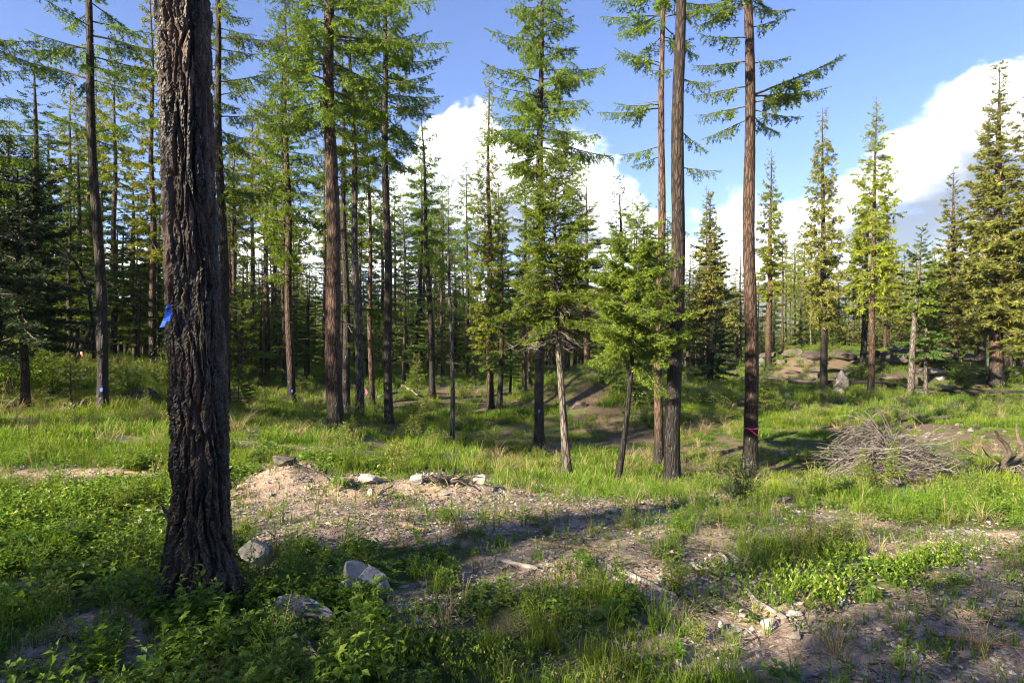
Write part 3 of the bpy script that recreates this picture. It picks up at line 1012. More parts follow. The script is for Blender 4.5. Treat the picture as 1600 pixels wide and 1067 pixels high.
bg_template('L1', 'larch_tree', 17, 0.15, 8.5, 1.9, 'larch', 'larch', 'bark_dark', 0.8, 14)
bg_template('L2', 'larch_tree', 19, 0.17, 10, 1.7, 'larch', 'larch_bright', 'bark', 0.8, 10)
bg_template('L3', 'larch_tree', 14, 0.11, 7, 1.4, 'larch', 'larch', 'bark', 0.8, 12)
bg_template('F1', 'fir_tree', 15, 0.17, 2.5, 2.3, 'fir', 'fir', 'bark_fir', 0.55, 8)
bg_template('F2', 'fir_tree', 12, 0.14, 1.6, 2.1, 'fir', 'youngfir', 'bark_fir', 0.6, 4)
bg_template('F3', 'fir_tree', 18, 0.20, 5, 2.6, 'fir', 'oldfir', 'bark', 0.55, 8)
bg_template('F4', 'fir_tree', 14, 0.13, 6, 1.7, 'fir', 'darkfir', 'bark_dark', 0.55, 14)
bg_template('S1', 'dead_tree', 11, 0.07, 3, 0.55, 'larch', 'larch', 'bark_pale', 0.02, 60)


def bg_tree(key, x, y, s, label, group, sxy=None):
    name, tm, lm, fm = BG[key]
    root = thing(name, label, 'tree', (x, y, gz(x, y) - 0.1), group, random.uniform(0, 6.28))
    root.scale = (s * (sxy or 1), s * (sxy or 1), s)
    link('trunk', tm, root)
    tag(link('limbs', lm, root), kind='stuff')
    tag(link('crown', fm, root), kind='stuff')
    return root


_taken = []
STANDS = []


def stand(n, pxr, dr, keys, sr, label, group, mind=1.4, seed=1):
    r = random.Random(seed)
    k = t = 0
    while k < n and t < 4000:
        t += 1
        d = math.sqrt(r.uniform(dr[0] ** 2, dr[1] ** 2))
        px = r.uniform(*pxr)
        x = d * (px - 800) / FPX
        if any((x - a) ** 2 + (d - b) ** 2 < mind * mind for a, b in _taken):
            continue
        _taken.append((x, d))
        kk = r.choice(keys)
        STANDS.append((bg_tree(kk, x, d, r.uniform(*sr), label, group, r.uniform(1.15, 1.5) if kk[0] == 'F' else 1.15), px, label))
        k += 1


stand(30, (355, 800), (36, 62), ['L1', 'L3', 'F4', 'L1', 'L2'], (0.75, 1.05), 'slim dark conifer', 'conifers in the stand beyond the gully', 1.6, 1)
stand(44, (350, 800), (44, 72), ['F1', 'F2', 'F4'], (0.6, 1.0), 'bushy gap fir', 'firs in the stand beyond the gully', 1.8, 2)
stand(64, (340, 1120), (58, 105), ['F1', 'F2', 'F3', 'F2'], (0.8, 1.15), 'far hazy fir', 'far firs closing the view between trunks', 2.2, 12)
stand(30, (340, 830), (30, 62), ['F2', 'F1', 'F2'], (0.28, 0.55), 'young understorey fir', 'young firs under the stand beyond the gully', 1.5, 21)
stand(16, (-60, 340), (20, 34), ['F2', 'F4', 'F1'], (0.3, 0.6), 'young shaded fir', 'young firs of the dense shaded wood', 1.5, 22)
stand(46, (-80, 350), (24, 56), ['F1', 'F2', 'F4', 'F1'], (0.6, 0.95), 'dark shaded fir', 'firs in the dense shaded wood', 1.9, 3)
stand(10, (-60, 330), (30, 52), ['L1', 'L2'], (0.8, 1.0), 'tall larch pole', 'larches in the dense shaded wood', 1.7, 4)
stand(40, (1075, 1640), (50, 84), ['F3', 'F2', 'F3', 'L2', 'F1'], (0.55, 0.9), 'sunlit olive conifer', 'conifers behind the rock ledge', 2.0, 5)
stand(14, (1080, 1600), (50, 66), ['L2', 'L3', 'S1'], (0.6, 0.85), 'thin bare stemmed conifer', 'thin stems behind the rock ledge', 1.6, 6)
stand(18, (800, 1090), (40, 70), ['F1', 'L1', 'F3', 'L3'], (0.65, 0.9), 'half hidden conifer', 'conifers behind the dirt mound', 1.9, 7)


MARKS = [(40, 'the dense dark fir'), (160, 'the slim charred larch'), (310, 'the huge charred trunk'), (417, 'the thin pale larch'), (456, 'the blue tagged larch'), (525, 'the big plated larch'), (562, 'the grey shelf larch'), (608, 'the black stemmed larch'), (676, 'the sparse crowned larch'),
         (707, 'the pole thin larch'), (767, 'the bright columnar larch'), (843, 'the wide crowned larch'), (963, 'the bushy young fir'), (1050, 'the thick black larch'), (1172, 'the pink flagged larch'), (1205, 'the narrow ledge larch'), (1287, 'the conical larch'), (1360, 'the tall tiered larch'),
         (1422, 'the leaning pale fir'), (1557, 'the stout old fir')]
ORD = 'first second third fourth fifth sixth seventh eighth ninth tenth eleventh twelfth thirteenth fourteenth fifteenth sixteenth seventeenth eighteenth nineteenth twentieth'.split() + ['twenty-' + v for v in 'first second third fourth fifth sixth seventh eighth ninth'.split()] + ['thirtieth'] * 40
_cells = {}
for o_, px_, lab_ in STANDS:
    k_ = sum(1 for a_, _b in MARKS if a_ < px_)
    _cells.setdefault((lab_, k_), []).append((px_, o_))
for (lab_, k_), rows_ in _cells.items():
    if k_ == 0:
        where = 'towards the picture edge beside ' + MARKS[0][1]
    elif k_ == len(MARKS):
        where = 'past ' + MARKS[-1][1]
    else:
        where = 'between %s and %s' % (MARKS[k_ - 1][1], MARKS[k_][1][4:])
    rows_.sort(key=lambda v: v[0])
    for n_, (px_, o_) in enumerate(rows_):
        o_['label'] = (lab_ + ' ' + where) if len(rows_) == 1 else '%s %s from left %s' % (ORD[n_], lab_, where)


def scatter(name, label, pts, scl, rotz, idx, templates, tilt=None, cat=None):
    """one stuff object: points with a rotation, size and template number, instanced by geometry nodes"""
    n = len(pts)
    me = bpy.data.meshes.new(name)
    me.vertices.add(n)
    me.vertices.foreach_set('co', np.asarray(pts, np.float32).ravel())
    a = me.attributes.new('scl', 'FLOAT', 'POINT')
    a.data.foreach_set('value', np.asarray(scl, np.float32))
    a = me.attributes.new('idx', 'INT', 'POINT')
    a.data.foreach_set('value', np.asarray(idx, np.int32))
    rot = np.zeros((n, 3), np.float32)
    rot[:, 2] = rotz
    if tilt is not None:
        rot[:, :2] = tilt
    a = me.attributes.new('rot', 'FLOAT_VECTOR', 'POINT')
    a.data.foreach_set('vector', rot.ravel())
    me.update()
    o = link(name, me)
    tag(o, label, cat, None, 'stuff')
    col = bpy.data.collections.new(name + '_kinds')
    for i, tm in enumerate(templates):
        to = bpy.data.objects.new('%s_kind_%s' % (name, 'abcdefghijklmnop'[i]), tm)
        col.objects.link(to)
    ng = bpy.data.node_groups.new(name + '_scatter', 'GeometryNodeTree')
    ng.interface.new_socket('Geometry', in_out='INPUT', socket_type='NodeSocketGeometry')
    ng.interface.new_socket('Geometry', in_out='OUTPUT', socket_type='NodeSocketGeometry')
    N, Lk = ng.nodes, ng.links
    gi, gout = N.new('NodeGroupInput'), N.new('NodeGroupOutput')
    iop = N.new('GeometryNodeInstanceOnPoints')
    ci = N.new('GeometryNodeCollectionInfo')
    ci.inputs['Collection'].default_value = col
    ci.inputs['Separate Children'].default_value = True
    ci.inputs['Reset Children'].default_value = True

    def na(nm, dt):
        q = N.new('GeometryNodeInputNamedAttribute')
        q.data_type = dt
        q.inputs['Name'].default_value = nm
        return q.outputs[0]
    Lk.new(gi.outputs[0], iop.inputs['Points'])
    Lk.new(ci.outputs[0], iop.inputs['Instance'])
    iop.inputs['Pick Instance'].default_value = True
    Lk.new(na('idx', 'INT'), iop.inputs['Instance Index'])
    Lk.new(na('rot', 'FLOAT_VECTOR'), iop.inputs['Rotation'])
    Lk.new(na('scl', 'FLOAT'), iop.inputs['Scale'])
    Lk.new(iop.outputs[0], gout.inputs[0])
    md = o.modifiers.new('scatter', 'NODES')
    md.node_group = ng
    return o


# the wood that goes on all round the clearing and down the valley
_wt = []
for k in ('L1', 'L2', 'F1', 'F2', 'F3'):
    tg, limb, fol, ms = BG[k + '_geo']
    G = Geo().merge(tg, 0).merge(limb, 1).merge(fol, 2)
    _wt.append(G.mesh('wood_tree', ms))
r = np.random.default_rng(77)
pts = []
# valley side, ahead
while len(pts) < 2600:
    a_ = r.uniform(-50, 50)
    d_ = r.uniform(75, 420)
    pts.append((d_ * math.sin(math.radians(a_)), d_ * math.cos(math.radians(a_)), r.choice([2, 3, 4, 4, 1]), r.uniform(0.55, 0.95)))
# unseen trees towards the evening sun, placed and sized to shade the foreground
_shade_trees = []
_rl = random.Random(9)
BXT = -1.9
for k_ in range(84):
    kk = _rl.choice([2, 3, 4, 2])
    h_ = _rl.uniform(5.5, 12.5)
    tl = h_ / math.tan(math.radians(SUN_EL))
    tx = -11 + k_ * 0.31 + _rl.uniform(-0.3, 0.3)
    ty = 6.4 - 0.02 * tx - (1.0 if tx < -0.5 else 0.0) + _rl.uniform(-0.7, 0.35)
    x_, y_ = tx - 0.8 * tl, ty - 0.6 * tl
    if math.hypot(x_, y_) > 3.5 and y_ < -0.8 * 1.0:
        _shade_trees.append((x_, y_, kk, h_ / (15, 12, 18)[kk - 2]))
for k_, s_ in ((15, .80), (17.5, .90), (20, 1.0)):  # unseen firs added to keep the near trunk in shade
    _shade_trees.append((BXT - 0.8 * k_ + _rl.uniform(-.3, .3), 3.75 - 0.6 * k_ + _rl.uniform(-.3, .3), 3, s_))
_shade_trees += [(-27, -1.5, 1, 1.0), (-31, 4.5, 0, 1.0), (-36, 9, 1, 1.0), (-24, 6.5, 2, .8), (-40, 1, 0, 1.0), (-30, 13, 4, .8), (-44, 12, 1, 1.0), (-19, 2.2, 0, .95), (-21.5, 5.0, 0, 1.0), (-17, 3.8, 0, .85), (-23, 7.6, 0, 1.0)]  # more unseen trees added to dapple and shade the gully
for (x_, y_, k_, s_) in _shade_trees:
    pts.append((x_, y_, k_, s_))
for _ in range(260):
    a_ = r.uniform(60, 300)
    d_ = math.sqrt(r.uniform(42 ** 2, 110 ** 2))
    if 240 < a_ < 300 and r.uniform() < 0.55:
        continue
    pts.append((d_ * math.sin(math.radians(a_)), d_ * math.cos(math.radians(a_)), r.integers(0, 5), r.uniform(0.7, 1.05)))
while True:
    y_ = r.uniform(17, 52)
    x_ = -0.86 * y_ - r.uniform(5, 30)
    pts.append((x_, y_, r.choice([0, 2, 3, 1, 2]), r.uniform(0.7, 1.0)))
    if len(pts) > 2600 + 330 + 70:
        break
for _ in range(30):
    y_ = r.uniform(14, 52)
    pts.append((0.86 * y_ + r.uniform(5, 26), y_, r.choice([0, 2, 3, 4, 1]), r.uniform(0.6, 1.0)))
pts = np.array(pts)
scatter('surrounding_wood', 'far wood of olive conifers down the valley and around the clearing, plus unseen shade trees',
        np.stack([pts[:, 0], pts[:, 1], ground(pts[:, 0], pts[:, 1]) - 0.2], -1), pts[:, 3], r.uniform(0, 6.28, len(pts)), pts[:, 2].astype(int), _wt)


# ------------------------------------------------------------------ the big charred trunk in front
def worley(u, v, pu, seed):
    """nearest and second nearest cell distance on a strip that is periodic in u (period pu); also the cell's random number"""
    iu, iv = np.floor(u), np.floor(v)
    f1 = np.full(u.shape, 9.0)
    f2 = np.full(u.shape, 9.0)
    cid = np.zeros(u.shape)
    for du in (-1, 0, 1):
        for dv in (-1, 0, 1):
            cu, cv = iu + du, iv + dv
            wu = np.mod(cu, pu)
            z = np.zeros_like(cu)
            ru, rv, rc = _h(wu, cv, z, seed), _h(wu, cv, z + 1, seed), _h(wu, cv, z + 2, seed)
            d = np.hypot(cu + ru - u, cv + rv - v)
            new = d < f1
            f2 = np.where(new, f1, np.minimum(f2, d))
            cid = np.where(new, rc, cid)
            f1 = np.where(new, d, f1)
    return f1, f2, cid


BD = 3.75
BX0 = BD * (312 - 800) / FPX
BZ = gz(BX0, BD)
_hz = np.array([0, 0.78, 1.36, 2.5, 3.65, 9, 17])
_hc = np.array([312, 312, 309, 295, 287, 265, 245])
_hr = np.array([-0.4, 0, 0.08, 0.2, 0.35, 0.6, 0.78, 1.36, 1.9, 2.5, 3.65, 8, 13, 17])
_rr = np.array([0.29, 0.225, 0.203, 0.182, 0.166, 0.154, 0.149, 0.149, 0.142, 0.136, 0.137, 0.110, 0.068, 0.012])


def big_axis(h):
    return (np.interp(h, _hz, _hc) - 312) * BD / FPX


def big_tf(h):
    return np.array([float(big_axis(h)), 0.0, h]), float(np.interp(h, _hr, _rr))


na_ = 168
hs = np.concatenate([np.arange(-0.3, 4.2, 0.0088), np.geomspace(4.35, 17, 40)])
A, HH = np.meshgrid(np.linspace(0, 2 * np.pi, na_, endpoint=False), hs)
R0 = np.interp(HH, _hr, _rr)
cxn, cyn = np.cos(A) * 0.17, np.sin(A) * 0.17
w1 = fbm(cxn * 9 + 5, cyn * 9, HH * 4.0, 3, 61) - 0.5
w2 = fbm(cxn * 9, cyn * 9 + 7, HH * 4.0, 3, 71) - 0.5
u = A / (2 * np.pi)
f1, f2, cid = worley(u * 19 + w1 * 1.7, HH / 0.42 + w2 * 1.5, 19, 5)
edge_ = f2 - f1
g1, g2, cid2 = worley(u * 44 + w1 * 3.5, HH / 0.15 + w2 * 3.0, 44, 9)
h1, h2, cid3 = worley(u * 84 + w2 * 4.0, HH / 0.055 + w1 * 4.0, 84, 13)
plate = sstep(edge_, 0.0, 0.34)
disp = 0.022 * (plate - 1) + 0.010 * (cid - 0.5) * plate + 0.008 * (cid2 - 0.5) + 0.006 * (sstep(g2 - g1, 0, 0.35) - 1) + 0.0045 * (cid3 - 0.5)
disp += 0.014 * (fbm(cxn * 6, cyn * 6, HH * 1.1, 3, 15) - 0.5)
disp += 0.0055 * (np.random.default_rng(3).uniform(0, 1, disp.shape) - 0.5) + 0.006 * (fbm(cxn * 120, cyn * 120, HH * 22, 2, 77) - 0.5)
ter = fbm(cxn * 34 + w1 * 2, cyn * 34, HH * 5.5 + w2, 3, 131)
disp += 0.030 * (np.floor(ter * 9) / 9 - 0.5)
disp *= 0.5 + 1.0 * fbm(cxn * 5 + 2, cyn * 5, HH * 0.9, 3, 101)
ridge_ = np.sin(A * 9 + 3.0 * w1 + 1.2 * np.sin(HH * 1.3))
disp += 0.004 * ridge_ + 0.060 * np.exp(-np.clip(HH, 0, 9) / 0.15) * (0.5 + 0.5 * np.sin(A * 5 + 1.1))
RR_ = R0 + 0.012 + disp
V = np.stack([big_axis(HH) + RR_ * np.cos(A), RR_ * np.sin(A), HH], -1).reshape(-1, 3)
n_ = len(hs)
i_ = np.arange(n_ - 1)[:, None] * na_
j_ = np.arange(na_)[None]
jn_ = (j_ + 1) % na_
F = np.stack([i_ + j_, i_ + jn_, i_ + na_ + jn_, i_ + na_ + j_], -1).reshape(-1, 4)
chr_ = sstep(fbm(cxn * 8, cyn * 8, HH * 2.2, 4, 19) + 0.42 * (cid2 - 0.5) + 0.42 * np.exp(-np.clip(HH, 0, 9) / 0.9) - 0.035 * HH, 0.34, 0.54)
g = Geo().add(V, F, 0, chr_.ravel(), (0.42 * cid + 0.35 * cid2 + 0.23 * cid3).ravel())


def _bigbark(t, b, out):
    tc = t.n('TexCoord').outputs['Object']
    n = t.noise(t.vmath('MULTIPLY', tc, (1, 1, 0.25)), 60, 5.0, 0.65)
    n2 = t.noise(t.vmath('MULTIPLY', tc, (1, 1, 0.45)), 14, 4.0, 0.6)
    rnd = t.attr('rnd')
    c = t.mix(t.smooth(rnd, 0.25, 0.8), (0.026, 0.015, 0.011), (0.092, 0.058, 0.046))
    c = t.mix(t.math('MULTIPLY', t.smooth(n2, 0.52, 0.68), 0.55), c, (0.17, 0.14, 0.137))
    c = t.mix(t.math('MULTIPLY', t.smooth(n, 0.58, 0.40), 0.6), c, (0.03, 0.021, 0.018))
    char = t.mix(t.smooth(rnd, 0.35, 0.85), (0.006, 0.0055, 0.006), (0.017, 0.0155, 0.017))
    k = t.math('MULTIPLY', t.attr('tint'), t.math('MULTIPLY_ADD', t.smooth(n, 0.56, 0.70), -0.55, 1.0))
    c = t.mix(k, c, char)
    t.put(b.inputs['Base Color'], c)
    t.put(b.inputs['Roughness'], t.math('MULTIPLY_ADD', t.attr('tint'), -0.28, 0.72))
    b.inputs['Specular IOR Level'].default_value = 0.45
    bp = t.n('Bump')
    bp.inputs['Strength'].default_value = 0.9
    bp.inputs['Distance'].default_value = 0.009
    vo = t.n('TexVoronoi', feature='F1')
    t.put(vo.inputs['Vector'], t.vmath('ADD', t.vmath('MULTIPLY', tc, (1, 1, 0.3)), t.vmath('MULTIPLY', t.n('TexNoise').outputs['Color'], (0.01, 0.01, 0.01))))
    vo.inputs['Scale'].default_value = 75
    t.put(bp.inputs['Height'], t.math('ADD', n, t.math('MULTIPLY', vo.outputs['Color'], 0.9)))
    t.put(b.inputs['Normal'], bp.outputs[0])


M['bigbark'] = pmat('scorched_plate_bark', _bigbark, 0.6, 0.45)
big = thing('larch_tree', 'huge charred trunk with thick plated bark and a blue ribbon, nearest of all', 'tree', (BX0, BD, BZ))
link('trunk', g.mesh('trunk', M['bigbark'], False), big)
limb, fol = Geo(), Geo()
crown(limb, fol, np.random.default_rng(4), big_tf, 17, 8.5, 2.4, 'larch', 2.4, 0.6, budget=16000)
tag(link('limbs', limb.mesh('limbs', M['limb']), big), kind='stuff')
tag(link('crown', fol.mesh('crown', M['larch']), big), kind='stuff')


def big_surface(px, py, off=0.012):
    """a point on the trunk's face seen at that pixel of the photograph"""
    ys = BD - 0.16
    for _ in range(4):
        h = CAM_H - ys * (py - 533.5) / FPX - BZ
        r = float(np.interp(h, _hr, _rr)) + off
        x = ys * (px - 800) / FPX - BX0 - float(big_axis(h))
        x = max(-r * 0.985, min(r * 0.985, x))
        ys = BD - math.sqrt(r * r - x * x)
    return np.array([float(big_axis(h)) + x, ys - BD, h])


M['resin'] = pmat('dried_resin', lambda t, b, o: t.put(b.inputs['Base Color'], t.mix(t.smooth(t.noise(t.n('TexCoord').outputs['Object'], 60, 4), 0.4, 0.6), (0.05, 0.036, 0.016), (0.17, 0.14, 0.055))), 0.45, 0.5)
rg = np.random.default_rng(8)
G = Geo()
for k in range(9):
    x0 = 306 + rg.normal() * 9 + (6 if k % 3 == 0 else 0)
    y0 = rg.uniform(438, 520)
    y1 = min(606, y0 + rg.uniform(25, 110))
    q = np.array([big_surface(x0 + rg.normal() * 1.2 + 0.05 * (yy - y0), yy, 0.010) for yy in np.linspace(y0, y1, 14)])
    V, F = tube(q, (0.0022 + 0.0040 * rg.uniform(0, 1, 14)) * np.linspace(1, 0.5, 14), 5)
    G.add(V, F)
tag(link('resin_streak', G.mesh('resin_streak', M['resin'], True), big, ), kind='stuff')
for (px, py, ln) in ((357, 740, 0.07), (266, 800, 0.05), (361, 735, 0.04)):
    p = big_surface(px, py, 0.0)
    o_ = np.array([np.sign(px - 312), -0.15, 0.25])
    V, F = tube(np.array([p, p + o_ * ln * 0.6, p + o_ * ln + np.array([0, 0, 0.03])]), [0.016, 0.011, 0.003], 6)
    link('branch_stub', Geo().add(V, F).mesh('branch_stub', M['charwood']), big)


# ------------------------------------------------------------------ flagging tape
def tapemat(name, col):
    return pmat(name, lambda t, b, o: t.put(b.inputs['Base Color'], col), 0.35, 0.5)


M['blue'] = tapemat('blue_tape', (0.010, 0.10, 0.62))
M['pink'] = tapemat('pink_tape', (0.75, 0.06, 0.24))
M['red'] = tapemat('red_tape', (0.65, 0.05, 0.06))


def strip(P, W, th=0.0012):
    """a thin ribbon of real thickness along P, W = half width vectors"""
    P, W = np.asarray(P, float), np.asarray(W, float)
    T = norm(np.gradient(P, axis=0))
    N = norm(np.cross(T, W)) * th
    ring = np.stack([P - W + N, P + W + N, P + W - N, P - W - N], 1)
    n = len(P)
    V = ring.reshape(-1, 3)
    i = np.arange(n - 1)[:, None] * 4
    j = np.arange(4)[None]
    jn = (j + 1) % 4
    F = np.stack([i + j, i + jn, i + 4 + jn, i + 4 + j], -1).reshape(-1, 4)
    F = np.concatenate([F, [[0, 3, 2, 1]], [[4 * n - 4, 4 * n - 3, 4 * n - 2, 4 * n - 1]]])
    return V, F


root_b = np.array([BX0, BD, BZ])
k0 = root_b + big_surface(266, 482, 0.03) + np.array([-0.004, -0.012, 0])
fl = thing('flagging_ribbon', 'bright blue flagging ribbon hanging folded on the edge of the huge charred trunk', 'ribbon', tuple(k0))
m_ = BD / FPX
for nm, dx, dz, wpx in (('ribbon_tail', -7, -31, 4.6), ('ribbon_tail', 4, -22, 3.2)):
    q = np.array([[0.85 * dx * m_ * t + 0.004 * math.sin(5 * t), -0.012 * t + 0.004 * math.sin(4 * t), 0.9 * dz * m_ * t] for t in np.linspace(0, 1, 9)])
    wv = np.array([[wpx * m_ * (0.55 + 0.45 * min(1, 2.2 * t)) * 0.95, 0.006 * math.sin(6 * t), 0.25 * wpx * m_] for t in np.linspace(0, 1, 9)])
    V, F = strip(q, wv)
    link(nm, Geo().add(V, F).mesh(nm, M['blue']), fl)
V, F = tube(np.array([[0.012, 0.01, 0.012], [0.0, -0.004, 0.008], [-0.006, -0.008, -0.004], [-0.002, -0.004, -0.014]]), [0.006, 0.010, 0.010, 0.005], 6)
link('knot', Geo().add(V, F).mesh('knot', M['blue'], True), fl)

# pink tape tied round the tall brown larch
rt, tf_t, mt = TREES['t']
hb_ = (732 - 667) * mt
c_, r_ = tf_t(hb_)
pk = thing('flagging_ribbon', 'pink flagging tape knotted round the lower trunk of a tall brown larch', 'ribbon', (rt.location.x + c_[0], rt.location.y + c_[1], rt.location.z + hb_))
a_ = np.linspace(0, 2 * np.pi, 33)
rr_ = r_ * 1.17
q = np.stack([rr_ * np.cos(a_), rr_ * np.sin(a_), 0.012 * np.sin(a_ * 2 + 1) + 0.02 * np.cos(a_)], -1)
V, F = strip(q, np.tile([0, 0, 0.014], (33, 1)))
link('band', Geo().add(V, F).mesh('band', M['pink']), pk)
q = np.array([[-0.6 * rr_ + t * 1.15 * rr_ * 1.0, -rr_ * 1.02 - 0.01, -0.02 - 0.27 * max(0, t - 0.35) ** 1.2 - 0.06 * math.sin(math.pi * t)] for t in np.linspace(0, 1, 10)])
V, F = strip(q, np.tile([0.010, 0.0, 0.010], (10, 1)))
link('ribbon_tail', Geo().add(V, F).mesh('ribbon_tail', M['pink']), pk)

for key, px, py, txt in (('a', 164, 608, 'tiny blue paint tag low on the slim larch at the grass edge'), ('f', 459, 610, 'tiny blue tag low on the brown larch by the gully'), ('o', 842, 641, 'tiny blue tag low on the black larch among the young firs')):
    rt, tf_, mm = TREES[key]
    h = max(0.15, CAM_H - (py - 533.5) * mm - rt.location.z)
    c_, r_ = tf_(h)
    x_ = rt.location.y * (px - 800) / FPX
    dx = max(-0.9 * r_, min(0.9 * r_, x_ - rt.location.x - c_[0]))
    y_ = rt.location.y + c_[1] - math.sqrt(max(1e-4, (r_ * 1.2) ** 2 - dx * dx))
    q = np.array([[0, 0, 0.04], [0.004, -0.004, 0], [0.0, -0.008, -0.045]])
    V, F = strip(q, np.tile([0.025, 0, 0.004], (3, 1)))
    tag(link('blue_tag', Geo().add(V, F).mesh('blue_tag', M['blue']), None, (rt.location.x + c_[0] + dx, y_ - 0.01, rt.location.z + h)), txt, 'tag')


# ------------------------------------------------------------------ leaning poles at the shaded wood edge
def pole(name, label, P, R, mat, sides=8, cat='dead tree', group=None):
    P = np.asarray(P, float)
    o0 = P[0].copy()
    V, F = tube(P - o0, R, sides)
    V = V + (np.random.default_rng(len(P)).normal(size=V.shape)) * np.mean(R) * 0.06
    o = link(name, Geo().add(V, F).mesh(name, M[mat], True), None, tuple(o0))
    return tag(o, label, cat, group)


def at(px, py, d):
    return unproj(px, py, d)


def bez(p0, p1, sag, n=10, side=(0, 0, 0)):
    t = np.linspace(0, 1, n)[:, None]
    return np.asarray(p0) * (1 - t) + np.asarray(p1) * t + 4 * t * (1 - t) * (np.array([0, 0, sag]) + np.asarray(side))


pole('leaning_pole', 'leaning dead pole with a red ribbon among the shaded firs', bez(hit(114, 575) + [0, 0, -.1], at(142, 512, 20), 0.02), np.linspace(0.09, 0.07, 10), 'bark')
pole('leaning_pole', 'thin leaning dead pole crossing behind the one with the red ribbon', bez(hit(106, 570), at(122, 508, 21), 0.05), np.linspace(0.05, 0.04, 10), 'bark_pale')
pole('leaning_pole', 'upright dead stem beside the leaning pole with the red ribbon', bez(hit(118, 572), at(121, 510, 20.5), 0.0), np.linspace(0.08, 0.07, 10), 'bark_dark')
pole('bent_sapling', 'long bare sapling stem bowed over behind the slim charred larch', np.array([at(147, 560, 16), at(145, 500, 16), at(138, 450, 16.1), at(118, 410, 16.2), at(90, 380, 16.3), at(62, 360, 16.4), at(48, 345, 16.5)]),
     np.linspace(0.05, 0.02, 7), 'bark_dark', cat='sapling')
pole('leaning_pole', 'thin dark stem leaning in the shaded wood behind the blue ribbon', bez(hit(195, 565), at(208, 480, 26), 0.02), np.linspace(0.07, 0.05, 10), 'bark_dark')
pf = at(127, 553, 19.3)
V, F = strip(np.array([[0, 0, 0.08], [0.02, -0.02, 0.0], [0.05, -0.02, -0.08]]), np.tile([0.022, 0, 0.014], (3, 1)))
tag(link('red_ribbon', Geo().add(V, F).mesh('red_ribbon', M['red']), None, tuple(pf)), 'red ribbon tied on a leaning dead pole in the shaded wood', 'ribbon')
pf = hit(571, 628)
V, F = tube(np.array([[0, 0, -0.1], [0, 0, 0.25], [0.0, 0, 0.5]]), 0.006, 5)
pfl = thing('pin_flag', 'small pink pin flag standing in the gully grass between thin trunks', 'flag', tuple(pf))
link('wire', Geo().add(V, F).mesh('wire', M['greywood']), pfl)
V, F = strip(np.array([[0, 0, 0.52], [0.03, 0.0, 0.44], [0.07, -0.01, 0.34]]), np.array([[0.01, 0, 0.03], [0.03, 0, 0.05], [0.02, 0, 0.05]]))
link('pennant', Geo().add(V, F).mesh('pennant', M['pink']), pfl)


# ------------------------------------------------------------------ rocks
def ico(sub):
    import bmesh
    bm = bmesh.new()
    bmesh.ops.create_icosphere(bm, subdivisions=sub, radius=1)
    V = np.array([v.co[:] for v in bm.verts])
    F = np.array([[v.index for v in f.verts] for f in bm.faces])
    bm.free()
    return V, F


_ICO = {k: ico(k) for k in (1, 2, 3, 4)}


def rock_geo(seed, sub=2, sx=1, sy=1, sz=0.6, cuts=11, rough=0.03, peaks=()):
    cuts = cuts + 8
    r = np.random.default_rng(seed)
    V, F = _ICO[sub]
    V = V.copy()
    for _ in range(cuts):
        n = norm(r.normal(size=3))
        d = r.uniform(0.34, 0.74)
        k = V @ n - d
        V = V - np.maximum(k, 0)[:, None] * n
    nz = fbm(V[:, 0] * 2.2 + seed, V[:, 1] * 2.2, V[:, 2] * 2.2, 3, seed) - 0.5
    V = V * (1 + rough * 3 * nz[:, None])
    V = V / np.abs(V).max(0)
    V = V * np.array([sx, sy, sz])
    for (x, s_, h) in peaks:
        V[:, 2] += h * np.exp(-((V[:, 0] - x) / s_) ** 2) * sstep(V[:, 2], 0, sz)
    return Geo().add(V, F)


def put_rock(name, label, px, py, wpx, hpx, seed, mat='rock', sub=3, depth=0.7, cuts=11, peaks=(), sink=0.25, rz=None, group=None, cat='rock', rough=0.05):
    p = hit(px, py)
    m = p[1] / FPX
    sx, sz = wpx * m / 2, hpx * m / (2 - 2 * sink) * 1.0
    g = rock_geo(seed, sub, sx, sx * depth, sz, cuts, rough, [(a * sx, b * sx, c * sz) for a, b, c in peaks])
    o = link(name, g.mesh(name, M[mat]), None, (p[0], p[1] + sx * depth * 0.4, p[2] + sz * (1 - 2 * sink) * 0.9), (0, 0, rz or 0))
    return tag(o, label, cat, group)


PR = put_rock
p = hit(562, 932)
m_ = p[1] / FPX
G = Geo().merge(rock_geo(21, 3, 30 * m_, 26 * m_, 33 * m_, 4, 0.05, ((0.0, 14 * m_, 10 * m_),)), 0, np.array(Euler((0.1, -0.32, 0.3)).to_matrix()), (-15 * m_, 0, 2 * m_))
G.merge(rock_geo(27, 3, 40 * m_, 28 * m_, 30 * m_, 4, 0.05, ((-0.1, 16 * m_, 8 * m_),)), 0, np.array(Euler((-0.1, 0.42, -0.2)).to_matrix()), (16 * m_, -4 * m_, -2 * m_))
tag(link('rock', G.mesh('rock', M['rock']), None, (p[0], p[1] + 0.08, p[2] + 8 * m_)), 'jagged two peaked bluish grey rock in the shaded weeds, tallest of the near rocks', 'rock')
PR('rock', 'long flat grey rock half buried in leaves by the foot of the charred trunk', 462, 972, 118, 34, 22, 'rock', 4, 0.5, 9, (), 0.3)
PR('rock', 'rounded pale rock touching the edge of the charred trunk above the weeds', 400, 884, 70, 40, 23, 'rock_pale', 4, 0.7, 10, (), 0.25)
PR('rock', 'sunlit cream rock in yellow grass on the far side of the charred trunk', 235, 820, 56, 30, 24, 'rock_pale', 3, 0.7, 10)
PR('rock', 'pale flat rock lying on the crest of the dirt berm', 578, 758, 44, 16, 25, 'rock_pale', 3, 0.6, 10)
PR('rock', 'small whitish rock under the crest of the dirt berm', 581, 776, 18, 14, 26, 'rock_pale', 2)
